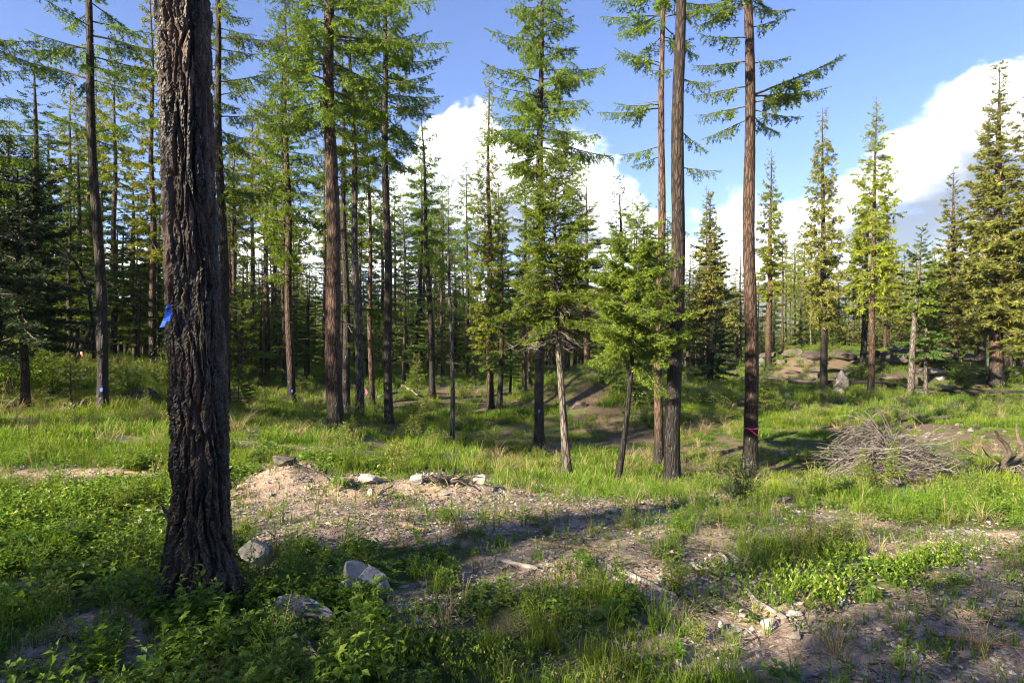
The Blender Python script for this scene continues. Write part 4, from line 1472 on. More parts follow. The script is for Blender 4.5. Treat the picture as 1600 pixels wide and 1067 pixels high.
PR('rock', 'brown flat rock on the berm next to the dark root clump', 652, 757, 30, 14, 27, 'rock', 3)
PR('rock', 'upright blocky grey rock at the end of the dirt berm by tall grass', 746, 756, 24, 22, 28, 'rock_pale', 3, 0.7, 7)
PR('rock', 'rough blackened chunk perched on the dirt mound behind the berm', 442, 730, 38, 24, 29, 'charwood', 3, 0.8, 6, (), 0.15, None, None, 'rock', 0.16)
PR('rock', 'white stone lying in the bright grass patch near the stump', 166, 658, 18, 10, 30, 'rock_pale', 2)
PR('boulder', 'pointed two tone boulder in front of the rock ledge', 1315, 608, 29, 24, 31, 'rock_pale', 3, 0.8, 6, ((0.1, 0.5, 0.5),), 0.15)
PR('boulder', 'low slab under the pointed boulder before the ledge', 1312, 617, 22, 12, 32, 'rock_pale', 3)
PR('boulder', 'rounded grey boulder among shrubs under the left end of the ledge', 1188, 570, 15, 12, 33, 'rock', 3)
PR('boulder', 'brown boulder on the shaded slope of the dirt mound', 905, 640, 24, 13, 34, 'rock_ledge', 3)
PR('rock', 'white flat stone alone on the brown dirt slope in front', 1127, 982, 19, 13, 35, 'rock_pale', 2)
PR('rock', 'broad white stone beside the tip of the long dark log', 1206, 985, 34, 14, 36, 'rock_pale', 3)
PR('rock', 'pale wedge stone below the broad white stone', 1245, 1003, 22, 13, 37, 'rock_pale', 2)
PR('rock', 'smooth oval grey stone sitting in sparse weeds', 1064, 1040, 16, 15, 38, 'rock', 3, 0.8, 3)
PR('rock', 'whitish cracked stone at the bottom edge of the dirt slope', 1163, 1050, 26, 14, 39, 'rock_pale', 3)
PR('rock', 'pale blocky stone next to the thin branch on the dirt slope', 1330, 998, 24, 12, 40, 'rock_pale', 3)
PR('rock', 'long white stone on the dirt near the dark green mat plants', 1468, 950, 24, 12, 41, 'rock_pale', 3)
PR('rock', 'bluish stone below the dense mat plants', 1243, 966, 22, 12, 42, 'rock', 3)
PR('rock', 'tan stone at the edge of the dense mat plants', 1315, 948, 20, 13, 43, 'rock_pale', 3)

# the rock ledge beyond the gully
led = hit(1425, 606)
L0 = thing('rock_outcrop', 'broken brown rock ledge of stacked blocks behind the thin pale stems', 'rock outcrop', tuple(led))


def block(root, px, py, d, wpx, hpx, seed, mat='rock_ledge', depth=1.0, cuts=8):
    p = hit(px, py)
    d = min(p[1], d + 0.8)
    p = at(px, py, d)
    m = d / FPX
    g = rock_geo(seed, 3, 0.75 * wpx * m / 2, wpx * m / 2 * depth, 0.85 * hpx * m / 2, 3, 0.03)
    o = link('rock', g.mesh('rock', M[mat]), root, tuple(p - np.array(root.location)), (0, 0, (seed * 0.7) % 0.6 - 0.3))
    return o


for k, (px, py, d, wq, hq, mt_) in enumerate(((1440, 560, 42, 96, 34, 0), (1395, 562, 42.3, 80, 30, 0), (1350, 566, 43, 60, 24, 0), (1468, 556, 43, 50, 28, 0), (1410, 548, 43.5, 70, 14, 0), (1470, 590, 40.8, 44, 34, 1), (1452, 580, 40.6, 60, 14, 1),
                                              (1385, 590, 41, 70, 16, 0), (1372, 600, 40.8, 60, 12, 0), (1400, 606, 40.4, 50, 12, 1), (1425, 596, 41, 40, 26, 0), (1500, 575, 42, 34, 26, 0), (1345, 585, 42, 40, 18, 0), (1360, 552, 43.6, 40, 14, 0),
                                              (1515, 560, 43, 40, 18, 0), (1535, 582, 41, 40, 16, 0), (1580, 584, 41, 30, 12, 0), (1480, 604, 40.2, 36, 12, 1), (1330, 600, 41, 30, 12, 0), (1430, 612, 40, 40, 8, 1))):
    block(L0, px, py, d, wq, hq, 50 + k, 'rock_pale' if False else ('rock_ledge' if not mt_ else 'rock'), 0.8)
led2 = hit(1260, 600)
L1_ = thing('rock_outcrop', 'low dark rock band with roots behind the conical larch', 'rock outcrop', tuple(led2))
for k, (px, py, d, wq, hq) in enumerate(((1240, 552, 44, 60, 18), (1275, 556, 43.5, 56, 20), (1310, 558, 43.6, 60, 22), (1225, 566, 43, 30, 16), (1290, 578, 42.5, 66, 12), (1270, 586, 42, 50, 10), (1312, 588, 42, 40, 10), (1250, 572, 43, 30, 12), (1200, 556, 45, 40, 14), (1332, 566, 43.6, 30, 20), (1238, 582, 42.5, 34, 14), (1255, 562, 43, 40, 16), (1222, 592, 42, 30, 12), (1262, 596, 41.5, 46, 12), (1283, 566, 43, 34, 14), (1300, 588, 42, 36, 14), (1240, 602, 41, 34, 10), (1320, 578, 42.5, 30, 14))):
    block(L1_, px, py, d, wq, hq, 90 + k, 'rock_ledge', 0.8)

# loose stones: a few shapes, many copies
STN = [[rock_geo(200 + k, 1, 1, 0.75, 0.42 + 0.1 * (k % 3), 7, 0.05).mesh('stone', M[mt_]) for k in range(5)] for mt_ in ('rock', 'rock_pale', 'rock_mid')]
rs = np.random.default_rng(91)


def stones(n, x0, x1, y0, y1, smin, smax, label, group, need=0.35, pale=0.5):
    k = t = 0
    while k < n and t < 6000:
        t += 1
        px, py = rs.uniform(x0, x1), rs.uniform(y0, y1)
        if blobs(np.array([px]), np.array([py]), BARE)[0] < need * rs.uniform(0.4, 1.4):
            continue
        p = hit(px, py)
        m = p[1] / FPX
        s = (smin + (smax - smin) * rs.uniform() ** 2.6) * m / 2
        me = STN[2 if pale < 0.2 else 1 if rs.uniform() < pale else 0][rs.integers(0, 5)]
        o = link('stone', me, None, (p[0], p[1], p[2] + s * 0.12), (rs.uniform(-.25, .25), rs.uniform(-.25, .25), rs.uniform(0, 6.28)), (s * rs.uniform(0.8, 1.3), s, s * rs.uniform(0.6, 1.1)))
        tag(o, label, 'stone', group)
        k += 1


stones(120, 1010, 1610, 880, 1075, 7, 26, 'small pale stone strewn on the brown dirt slope in front', 'stones strewn on the front dirt slope', 0.4, 0.6)
stones(60, 360, 960, 745, 835, 4, 16, 'small stone lying on the sunlit strip of bare dirt', 'stones on the sunlit dirt strip')
stones(40, 1200, 1610, 810, 870, 5, 18, 'small stone on the sunlit gravel behind the mat plants', 'stones on the sunlit gravel')
stones(65, 1380, 1605, 650, 735, 5, 18, 'angular stone in the rubble patch beyond the brush pile', 'stones of the rubble patch', 0.4, 0.12)
stones(25, 560, 760, 900, 1060, 6, 18, 'small stone on dark soil among the near weeds', 'stones among the near weeds', 0.3)


# ------------------------------------------------------------------ fallen wood
def stick(name, label, a, b, wpx, mat, cat='stick', sag=0.0, lift=0.3, taper=0.6, n=12, group=None, seed=1, splinter=True, kink=0.012):
    p0, p1 = hit(*a), hit(*b)
    r = np.random.default_rng(seed)
    L = np.linalg.norm(p1 - p0)
    t = np.linspace(0, 1, n)
    P = p0 + (p1 - p0) * t[:, None] + np.array([0, 0, sag]) * (4 * t * (1 - t))[:, None]
    rad = wpx * p0[1] / FPX / 2
    dev = np.cumsum(r.normal(size=(n, 3)) * kink * L, 0)
    dev = dev - np.linspace(0, 1, n)[:, None] * dev[-1]
    P = P + dev * np.array([1, 1, 0.3])
    gzv = ground(P[:, 0], P[:, 1])
    P[:, 2] = np.maximum(P[:, 2] * 0.5 + gzv * 0.5, gzv) + rad * lift
    d = norm(P[-1] - P[0])
    ang = math.atan2(d[1], d[0])
    Rm = np.array([[math.cos(-ang), -math.sin(-ang), 0], [math.sin(-ang), math.cos(-ang), 0], [0, 0, 1]])
    o0 = P[0].copy()
    Q = (P - o0) @ Rm.T
    R = rad * np.linspace(1, taper, n) * (1 + 0.12 * r.normal(size=n))
    sd = 10 if wpx > 7 else 7
    V, F = tube(Q, R, sd)
    V = V.reshape(n, sd, 3)
    if splinter:
        V[0, :, 0] -= r.uniform(0, 2.2, sd) * rad
        V[-1, :, 0] += r.uniform(0, 2.2, sd) * rad
    V = V + (r.normal(size=V.shape)) * rad * 0.08
    G = Geo().add(V.reshape(-1, 3), F)
    G.add(V[0], [list(range(sd))[::-1]])
    G.add(V[-1], [list(range(sd))])
    o = link(name, G.mesh(name, M[mat]), None, tuple(o0), (0, 0, ang))
    return tag(o, label, cat, group)


ST = stick
ST('board_fragment', 'short split grey board lying in the weeds past the two peaked rock', (784, 880), (834, 890), 9, 'greywood', 'wood piece', 0, 0.6, 0.9, seed=1)
ST('branch', 'brown broken branch at the far edge of the weeds below the sunlit dirt', (845, 850), (962, 860), 7, 'brownwood', 'branch', seed=2)
ST('branch', 'grey branch lying just under the brown broken branch', (852, 873), (935, 860), 6, 'greywood', 'branch', seed=3)
ST('log', 'weathered grey log slanting through the weeds in the middle of the slope', (958, 892), (1048, 932), 11, 'greywood', 'log', seed=4)
ST('branch', 'thin grey branch lying along the weathered grey log', (962, 905), (1020, 938), 6, 'greywood', 'branch', seed=5)
ST('log', 'long dark grey log running down the dirt towards the broad white stone', (1082, 886), (1222, 965), 10, 'greywood', 'log', seed=6, kink=0.02)
ST('log', 'charred log piece lying in front of the long dark grey log', (1058, 926), (1108, 958), 12, 'charwood', 'log', seed=7)
ST('log', 'split charred log next to the white stones on the slope', (1118, 932), (1190, 972), 11, 'charwood', 'log', seed=8)
ST('branch', 'thin crooked branch on the dirt below the dense mat plants', (1305, 948), (1385, 1003), 5, 'greywood', 'branch', seed=9, kink=0.03)
ST('branch', 'pale bent branch tip sticking up beside the long dark log', (1138, 890), (1126, 866), 5, 'greywood', 'branch', 0.08, seed=10, kink=0.05)
ST('branch', 'long thin pale branch above the long dark log', (1072, 858), (1185, 882), 4, 'greywood', 'branch', 0.03, seed=11, kink=0.03)
ST('wood_chip', 'pale wood splinter near the pink flower', (1018, 955), (1036, 976), 8, 'greywood', 'wood piece', seed=12)
ST('branch', 'bleached splintered branch in the near weeds', (862, 985), (900, 1030), 7, 'greywood', 'branch', seed=13)
ST('log', 'dark grey stub of log beside the two peaked rock', (622, 953), (672, 960), 15, 'greywood', 'log', seed=14)
ST('branch', 'pale broken stick at the end of the dark stub', (668, 962), (684, 980), 9, 'greywood', 'stick', seed=15)
ST('branch', 'thin dry branch under the leaves below the long flat rock', (440, 985), (530, 1060), 5, 'greywood', 'branch', seed=16, kink=0.03)
ST('rotten_log', 'crumbling reddish rotten wood on the trampled dirt', (1453, 988), (1562, 1012), 13, 'rotwood', 'log', 0, 0.2, 0.5, seed=17, kink=0.02)
ST('branch', 'white crooked root piece at the bottom edge of the dirt slope', (1256, 1066), (1308, 1050), 8, 'greywood', 'branch', 0.02, seed=18, kink=0.05)
ST('log', 'grey log lying in the bright grass at the picture edge', (-30, 657), (26, 654), 9, 'greywood', 'log', seed=19)
ST('log', 'fallen charred log in the shade near the green fir', (384, 610), (418, 596), 12, 'charwood', 'log', seed=20)
ST('branch', 'thin pale stick in the grass behind the berm', (356, 658), (410, 664), 3, 'greywood', 'stick', seed=21)
ST('log', 'long dark fallen pole running into the pointed boulder', (1165, 600), (1308, 607), 7, 'charwood', 'log', seed=22, lift=2.4)
ST('log', 'long charred fallen pole stretching past the pale leaning stem', (1330, 606), (1600, 622), 6, 'charwood', 'log', seed=23, lift=3.0)
ST('log', 'pale grey log end sticking out of the brush pile towards the grass', (1222, 714), (1300, 722), 8, 'greywood', 'log', seed=24, lift=1.0)
ST('log', 'lichen grey log sloping out from under the brush pile', (1352, 728), (1414, 786), 11, 'greywood', 'log', seed=25, lift=0.8)
ST('log', 'grey pole along the base of the brush pile', (1425, 752), (1500, 760), 7, 'greywood', 'log', seed=26, lift=1.5)
ST('branch', 'dry forked stick across the foot of the dirt mound', (775, 658), (840, 640), 3, 'brownwood', 'stick', seed=27)
ST('branch', 'pale stick in the gully by the black larch', (735, 668), (775, 650), 4, 'greywood', 'stick', seed=28)
ST('log', 'short bleached log lying in deep grass near the black trunk', (1068, 766), (1108, 764), 5, 'greywood', 'log', seed=29, lift=1.0)
ST('log', 'grey fallen log in the shaded stand between thin trunks', (592, 622), (640, 612), 6, 'greywood', 'log', seed=30)
ST('log', 'bleached pole leaning low in the shaded stand', (628, 606), (652, 622), 4, 'greywood', 'log', seed=31, lift=2)
ST('branch', 'broken pale branch on the sunlit dirt strip', (625, 820), (665, 832), 9, 'brownwood', 'branch', seed=32)
ST('branch', 'short pale branch on the sunlit gravel', (1500, 865), (1545, 873), 6, 'greywood', 'branch', seed=33)
ST('branch', 'forked twig on the berm below the upright blocky rock', (770, 765), (800, 752), 4, 'greywood', 'stick', seed=34)
for k in range(70):
    while True:
        px, py = rs.uniform(380, 1600), rs.uniform(748, 1060)
        if blobs(np.array([px]), np.array([py]), BARE)[0] > 0.35:
            break
    a_ = rs.normal() * 0.5 + (0.45 if px > 950 else 0)
    ln = rs.uniform(14, 60) * (py - 400) / 500
    ST('twig', 'dry broken twig scattered on the bare dirt', (px, py), (px + ln * math.cos(a_), min(1066, py + ln * math.sin(a_) * 0.6)), rs.uniform(1.8, 4.2), ['greywood', 'brownwood', 'charwood', 'greywood'][k % 4], 'twig', 0, 0.8, 0.5, 7,
       'dry twigs on the bare dirt', 100 + k, True, 0.03)

# charred stump in the grass
p = hit(116, 650)
m_ = p[1] / FPX
st_ = thing('tree_stump', 'small charred hollow stump with a jagged rim in the bright grass', 'stump', tuple(p))
a_ = np.linspace(0, 2 * np.pi, 28, endpoint=False)
rs2 = np.random.default_rng(6)
jag = rs2.uniform(0.6, 1.05, 28) * 20 * m_
jag[0:4] *= 1.5
rb = 15 * m_
rings = [np.stack([rb * f * (1 + 0.12 * rs2.normal(size=28)) * np.cos(a_), rb * f * (1 + 0.12 * rs2.normal(size=28)) * np.sin(a_), z_], -1) for f, z_ in ((1.35, np.full(28, -0.1)), (1.05, jag * 0.35), (0.95, jag), (0.7, jag * 0.9), (0.65, jag * 0.3), (0.05, jag * 0.25))]
V = np.concatenate(rings)
i_ = np.arange(5)[:, None] * 28
j_ = np.arange(28)[None]
jn_ = (j_ + 1) % 28
F = np.stack([i_ + j_, i_ + jn_, i_ + 28 + jn_, i_ + 28 + j_], -1).reshape(-1, 4)
link('stump_wood', Geo().add(V, F).mesh('stump_wood', M['charwood']), st_)
PR('charred_root', 'black charred root lump in the grass near the big trunk edge', 238, 634, 36, 24, 47, 'charwood', 3, 0.8, 5, ((-0.3, .3, .6),), 0.15, None, None, 'root', 0.2)
ST('branch', 'black charred branch leaning on the charred root lump', (205, 638), (220, 618), 7, 'charwood', 'branch', 0.1, seed=40, lift=2)

# the dark root clump on the berm
p = hit(700, 757)
rc = thing('root_clump', 'dark upturned root clump with loose fibres on the berm', 'root clump', tuple(p))
r2 = np.random.default_rng(31)
for k in range(22):
    a_ = r2.uniform(0, 6.28)
    l_ = r2.uniform(0.12, 0.34)
    d_ = norm(np.array([math.cos(a_), math.sin(a_) * 0.6, r2.uniform(-0.1, 0.7)]))
    q = np.array([[0, 0, 0.0], d_ * l_ * 0.5 + r2.normal(size=3) * 0.02, d_ * l_ + np.array([0, 0, -0.1 * r2.uniform()])]) + np.array([r2.normal() * 0.08, 0, 0.03])
    V, F = tube(q, [0.016, 0.010, 0.003], 5)
    link('root', Geo().add(V, F).mesh('root', M['charwood' if k % 3 else 'brownwood']), rc)

# ------------------------------------------------------------------ brush pile
pb = hit(1380, 746)
mb = pb[1] / FPX
bp_ = thing('brush_pile', 'heap of bare grey cut branches with a fan of pale tips on top', 'brush pile', tuple(pb))
r2 = np.random.default_rng(12)
BR_ = []
for k in range(34):
    L = r2.uniform(0.7, 1.9)
    n = 9
    t = np.linspace(0, 1, n)
    c1, c2 = r2.normal() * 0.25, r2.normal() * 0.2 - 0.15
    q = np.stack([t * L, c1 * L * t * (1 - t) * 2 + 0.02 * r2.normal(size=n), c2 * L * t * (t) + 0.02 * r2.normal(size=n)], -1)
    G = Geo()
    V, F = tube(q, np.linspace(r2.uniform(0.008, 0.016), 0.003, n), 5)
    G.add(V, F)
    for _ in range(r2.integers(3, 8)):
        i0 = r2.integers(2, n - 1)
        dv = norm(np.array([0.8, r2.normal() * 0.5, r2.normal() * 0.5])) * L * r2.uniform(0.15, 0.4)
        V, F = tube(np.array([q[i0], q[i0] + dv * 0.5, q[i0] + dv + np.array([0, 0, -0.06])]), [0.007, 0.005, 0.002], 4)
        G.add(V, F)
    BR_.append(G.mesh('branch', M['deadtwig' if k % 3 else 'greywood']))
for k in range(255):
    w_ = r2.normal(), r2.normal()
    X = np.clip(w_[0] * 0.46 + 0.10, -0.95, 1.05)
    top_ = max(0.12, 0.86 - 0.34 * abs(X - 0.1))
    Zh = r2.uniform(0.0, 1.0) ** 0.7 * top_
    Y = np.clip(w_[1] * 0.35, -0.8, 0.8) * (1.2 - Zh)
    yaw = r2.choice([0.0, math.pi]) + r2.normal() * 0.45
    o = link('branch', BR_[r2.integers(0, 34)], bp_, (X - 0.55 * math.cos(yaw), Y - 0.5 * math.sin(yaw), Zh + 0.02), (r2.uniform(0, 6.28), r2.normal() * 0.16, yaw), r2.uniform(0.5, 0.9))
for k in range(24):   # the fan of pale tips
    L = r2.uniform(0.8, 1.45)
    a_ = math.radians(r2.uniform(112, 160))
    t = np.linspace(0, 1, 11)
    dr_ = r2.uniform(0.35, 0.95)
    q = np.stack([np.cos(a_) * L * t, -0.05 - 0.25 * t * r2.normal(), np.sin(a_) * L * t * 1.15 - dr_ * L * t ** 2.6 * 0.75], -1) + np.array([0.06 + 0.15 * r2.normal() * 0.5, r2.normal() * 0.1, 0.66])
    V, F = tube(q, np.linspace(0.012, 0.004, 11), 5)
    link('branch', Geo().add(V, F).mesh('branch', M['deadtwig']), bp_)
for k in range(14):
    L = r2.uniform(0.7, 1.3)
    t = np.linspace(0, 1, 9)
    q = np.stack([-L * t, -0.2 - 0.3 * t * r2.uniform(-1, 1), 0.12 * np.sin(math.pi * t) * r2.uniform(0.5, 1.6) - 0.30 * t ** 2], -1) + np.array([-0.15 + 0.2 * r2.normal(), 0, r2.uniform(0.3, 0.55)])
    V, F = tube(q, np.linspace(0.016, 0.005, 9), 5)
    link('branch', Geo().add(V, F).mesh('branch', M['deadtwig']), bp_)

# dead gnarled root at the picture edge
pr_ = hit(1572, 738)
mr = pr_[1] / FPX
dr = thing('dead_root', 'gnarled grey brown upturned root with curling arms at the picture edge', 'dead root', tuple(pr_))
r2 = np.random.default_rng(3)


def armpts(L):
    return np.array([[(a - 1572) * mr, e, (738 - b) * mr] for a, b, e in L])


for L, w0 in (([(1572, 742, 0), (1566, 722, -.05), (1572, 706, -.1), (1565, 692, -.1), (1553, 682, -.12), (1546, 672, -.15)], 7), ([(1568, 730, 0), (1580, 718, 0), (1594, 712, -.05), (1600, 706, 0), (1594, 694, 0), (1592, 678, .05), (1596, 664, .1)], 5.5),
              ([(1570, 715, 0), (1576, 700, .05), (1584, 690, .1)], 3), ([(1566, 735, 0), (1545, 728, -.2), (1530, 735, -.3), (1520, 742, -.3)], 5), ([(1572, 738, 0), (1590, 735, -.3), (1608, 742, -.4)], 5), ([(1575, 725, 0), (1600, 728, .2), (1625, 720, .3)], 5),
              ([(1560, 725, 0), (1548, 712, .1), (1540, 700, .1)], 2.5)):
    q = armpts(L)
    V, F = tube(q, np.linspace(w0, w0 * 0.35, len(q)) * mr * 0.7, 8)
    V += r2.normal(size=V.shape) * 0.006
    link('root_arm', Geo().add(V, F).mesh('root_arm', M['limb']), dr)
for k in range(26):
    a_ = r2.uniform(0, 6.28)
    L = r2.uniform(0.2, 0.55)
    q0 = np.array([r2.normal() * 0.16, r2.normal() * 0.1, 0.05])
    q = np.array([q0, q0 + np.array([math.cos(a_) * L * 0.5, -abs(math.sin(a_)) * L * 0.4, 0.12 * r2.uniform()]), q0 + np.array([math.cos(a_) * L, -abs(math.sin(a_)) * L * 0.8, -0.06])])
    V, F = tube(q, [0.012, 0.009, 0.004], 5)
    link('root_arm', Geo().add(V, F).mesh('root_arm', M['deadtwig']), dr)

# dead twigs hanging under the crown of the crooked young fir
rt, tf_, mm = TREES['p']
G = Geo()
r2 = np.random.default_rng(5)
for k in range(58):
    h = (748 - r2.uniform(405, 545)) * mm
    c_, r_ = tf_(h)
    a_ = r2.uniform(0, 6.28)
    L = r2.uniform(0.35, 1.0) * (1.0 if math.cos(a_) < 0.3 else 0.7)
    t = np.linspace(0, 1, 7)[:, None]
    d_ = np.array([math.cos(a_), math.sin(a_), 0.05])
    q = c_ + d_ * L * t + np.array([0, 0, -0.30]) * L * t ** 2 + r2.normal(size=(7, 3)) * 0.015
    V, F = tube(q, np.linspace(0.011, 0.003, 7), 4)
    G.add(V, F)
    for _ in range(9):
        i0 = r2.integers(1, 7)
        dv = norm(d_ + r2.normal(size=3) * 0.7 + np.array([0, 0, -0.35])) * r2.uniform(0.08, 0.28)
        V, F = tube(np.array([q[i0], q[i0] + dv * 0.55 + r2.normal(size=3) * 0.01, q[i0] + dv]), [0.005, 0.004, 0.002], 3)
        G.add(V, F)
tag(link('dead_twigs', G.mesh('dead_twigs', M['deadtwig']), rt), kind='stuff')


# ------------------------------------------------------------------ low plants
def leafshape(l=1.0, w=0.55, fold=0.12, curl=0.12):
    a, b, c = (0, 0, 0), (l * 0.45, w / 2, fold), (l * 0.45, -w / 2, fold)
    m, t = (l * 0.5, 0, 0), (l, 0, -curl)
    return np.array([[a, m, b], [a, c, m], [m, t, b], [m, c, t]], float).reshape(-1, 3)


def put_leaves(G, P, Fd, size, rng, shape, mat=0, tint=None, upv=None, rnd=None):
    P, Fd = np.asarray(P, float), norm(Fd)
    n = len(P)
    up = np.array([0, 0, 1.0]) + rng.normal(size=(n, 3)) * 0.35 if upv is None else upv
    Y = norm(np.cross(up, Fd))
    Z = np.cross(Fd, Y)
    R = np.stack([Fd, Y, Z], -1) * np.asarray(size)[:, None, None]
    W = np.einsum('nij,tj->nti', R, shape) + P[:, None]
    tv = len(shape)
    ti = np.zeros(n) if tint is None else tint
    G.tris(W, mat, np.repeat(ti, tv), np.repeat(rng.uniform(0, 1, n) if rnd is None else rnd, tv))


def grass_tuft(rng, nb, h, spread, w, lean=0.5, tipt=0.6):
    G = Geo()
    a = rng.uniform(0, 6.28, nb)
    base = np.stack([np.cos(a), np.sin(a), 0 * a], -1) * (rng.uniform(0, 1, nb) ** 0.7 * spread)[:, None]
    H = h * rng.uniform(0.45, 1.1, nb)
    b = a + rng.normal(size=nb) * 0.9
    ln = lean * rng.uniform(0.15, 1.2, nb)
    d = np.stack([np.cos(b), np.sin(b), 0 * b], -1)
    s = np.stack([-np.sin(b), np.cos(b), 0 * b], -1) * (w / 2)
    tw = rng.normal(size=nb) * 0.6
    s = s * np.cos(tw)[:, None] + d * (w / 2 * np.sin(tw))[:, None]
    z = np.array([0, 0, 1.0])
    p1 = base + z * (H * 0.5)[:, None] + d * (H * ln * 0.18)[:, None]
    p2 = base + z * (H * 0.86)[:, None] + d * (H * ln * 0.55)[:, None]
    p3 = base + z * (H * (1.0 - 0.25 * ln))[:, None] + d * (H * ln * 1.0)[:, None]
    T = np.stack([base - s, base + s, p1 + s, base - s, p1 + s, p1 - s, p1 - s, p1 + s, p2 + s * 0.7, p1 - s, p2 + s * .7, p2 - s * .7, p2 - s * 0.7, p2 + s * 0.7, p3], 1)
    ti = np.tile(np.array([0, 0, .35, 0, .35, .35, .35, .35, .8, .35, .8, .8, .8, .8, 1.0]) * tipt, nb)
    G.tris(T, 0, ti, np.repeat(rng.uniform(0, 1, nb), 15))
    return G


def forb(rng, ns, h, nl, lsz, lw, spread=0.06, stem=True, opp=False, tri=False, lift=0.15):
    G = Geo()
    for _ in range(ns):
        a = rng.uniform(0, 6.28)
        d = np.array([math.cos(a), math.sin(a), 0])
        H = h * rng.uniform(0.55, 1.1)
        b0 = d * spread * rng.uniform(0, 1)
        t = np.linspace(0, 1, 5)[:, None]
        q = b0 + np.array([0, 0, 1]) * H * t + d * H * 0.45 * t ** 1.6 * rng.uniform(0.1, 1)
        if stem:
            s_ = np.array([-d[1], d[0], 0]) * 0.0014
            for i in range(4):
                G.tris(np.array([q[i] - s_, q[i] + s_, q[i + 1] + s_, q[i] - s_, q[i + 1] + s_, q[i + 1] - s_]), 0, 0.1, 0.4)
        if tri:
            e = rng.uniform(0, 6.28)
            P = np.repeat(q[-1][None], 3, 0)
            Fd = np.array([[math.cos(e + k * 2.09), math.sin(e + k * 2.09), rng.uniform(-0.05, 0.35)] for k in range(3)])
            put_leaves(G, P, Fd, lsz * rng.uniform(0.7, 1.2) * np.ones(3), rng, leafshape(1, lw), 0, np.full(3, rng.uniform(0, 0.7)))
        else:
            tt = np.linspace(0.18, 1, nl)
            ix = tt * 4
            i0 = np.minimum(ix.astype(int), 3)
            P = q[i0] + (q[i0 + 1] - q[i0]) * (ix - i0)[:, None]
            e = (np.arange(nl) * (math.pi if opp else 2.4)) + rng.uniform(0, 6.28) + (np.arange(nl) // 2 * 1.57 if opp else 0)
            Fd = np.stack([np.cos(e), np.sin(e), lift + rng.normal(size=nl) * 0.25 + tt * 0.35], -1)
            put_leaves(G, P, Fd, lsz * rng.uniform(0.65, 1.15, nl) * (1.1 - 0.45 * tt), rng, leafshape(1, lw), 0, np.clip(tt * 0.8 + rng.normal(size=nl) * 0.15, 0, 1))
    return G


def rosette_mat(rng, n, r, h, lsz):
    """a patch of kinnikinnick: many short upright shoots of small spoon leaves"""
    G = Geo()
    for _ in range(n):
        a, q = rng.uniform(0, 6.28), r * math.sqrt(rng.uniform())
        b = np.array([q * math.cos(a), q * math.sin(a), 0])
        H = h * rng.uniform(0.6, 1.1) * (1.05 - 0.35 * q / r)
        nl = 7
        tt = np.linspace(0.3, 1, nl)
        e = np.arange(nl) * 2.4 + rng.uniform(0, 6)
        P = b + np.array([0, 0, 1]) * (H * tt)[:, None]
        Fd = np.stack([np.cos(e), np.sin(e), 0.5 + tt * 0.9], -1)
        put_leaves(G, P, Fd, lsz * rng.uniform(0.8, 1.2, nl), rng, leafshape(1, 0.5, 0.08, -0.05), 0, np.clip(tt ** 2 * 1.0 + rng.normal(size=nl) * 0.1, 0, 1))
    return G


def bush(rng, h, r, nst, nlf, lsz, lw=0.5, open_=0.5):
    """woody stems (material 1) with many small leaves (material 0)"""
    G = Geo()
    for _ in range(nst):
        a = rng.uniform(0, 6.28)
        out_ = r * rng.uniform(0.1, 1.0)
        d = np.array([math.cos(a), math.sin(a), 0])
        H = h * rng.uniform(0.6, 1.08) * (1 - 0.35 * (out_ / r) ** 2)
        t = np.linspace(0, 1, 7)[:, None]
        q = d * 0.15 * out_ + d * out_ * t ** 1.3 + np.array([0, 0, 1]) * H * t + rng.normal(size=(7, 3)) * 0.012 * h
        V, F = tube(q, np.linspace(0.006, 0.002, 7) * max(0.7, h), 3)
        G.add(V, F, 1)
        n = max(4, nlf // nst)
        tt = rng.uniform(0.22, 1, n) ** 0.8
        ix = tt * 6
        i0 = np.minimum(ix.astype(int), 5)
        P = q[i0] + (q[i0 + 1] - q[i0]) * (ix - i0)[:, None] + rng.normal(size=(n, 3)) * open_ * 0.10 * h
        Fd = rng.normal(size=(n, 3)) + d * 0.6 + np.array([0, 0, 0.5])
        put_leaves(G, P, Fd, lsz * rng.uniform(0.6, 1.2, n), rng, leafshape(1, lw), 0, np.clip(tt * 0.7 + rng.normal(size=n) * 0.2, 0, 1))
    return G


def seedstalk(rng, n, h):
    G = Geo()
    for _ in range(n):
        a = rng.uniform(0, 6.28)
        d = np.array([math.cos(a), math.sin(a), 0])
        H = h * rng.uniform(0.6, 1.1)
        t = np.linspace(0, 1, 5)[:, None]
        q = d * 0.03 + np.array([0, 0, 1]) * H * t + d * H * 0.42 * t ** 2 * rng.uniform(0.2, 1.2)
        s_ = np.array([-d[1], d[0], 0]) * 0.0018
        for i in range(4):
            G.tris(np.array([q[i] - s_, q[i] + s_, q[i + 1] + s_, q[i] - s_, q[i + 1] + s_, q[i + 1] - s_]), 0, 0.6, 0.6)
        m = 12
        tt = rng.uniform(0.62, 1.0, m)
        P = q[-1] * ((tt - 0.5) * 2)[:, None] + q[2] * (1 - (tt - 0.5) * 2)[:, None]
        Fd = rng.normal(size=(m, 3)) * 0.6 + np.array([0, 0, 1.0])
        put_leaves(G, P, Fd, np.full(m, 0.022), rng, leafshape(1, 0.3), 0, np.ones(m))
    return G


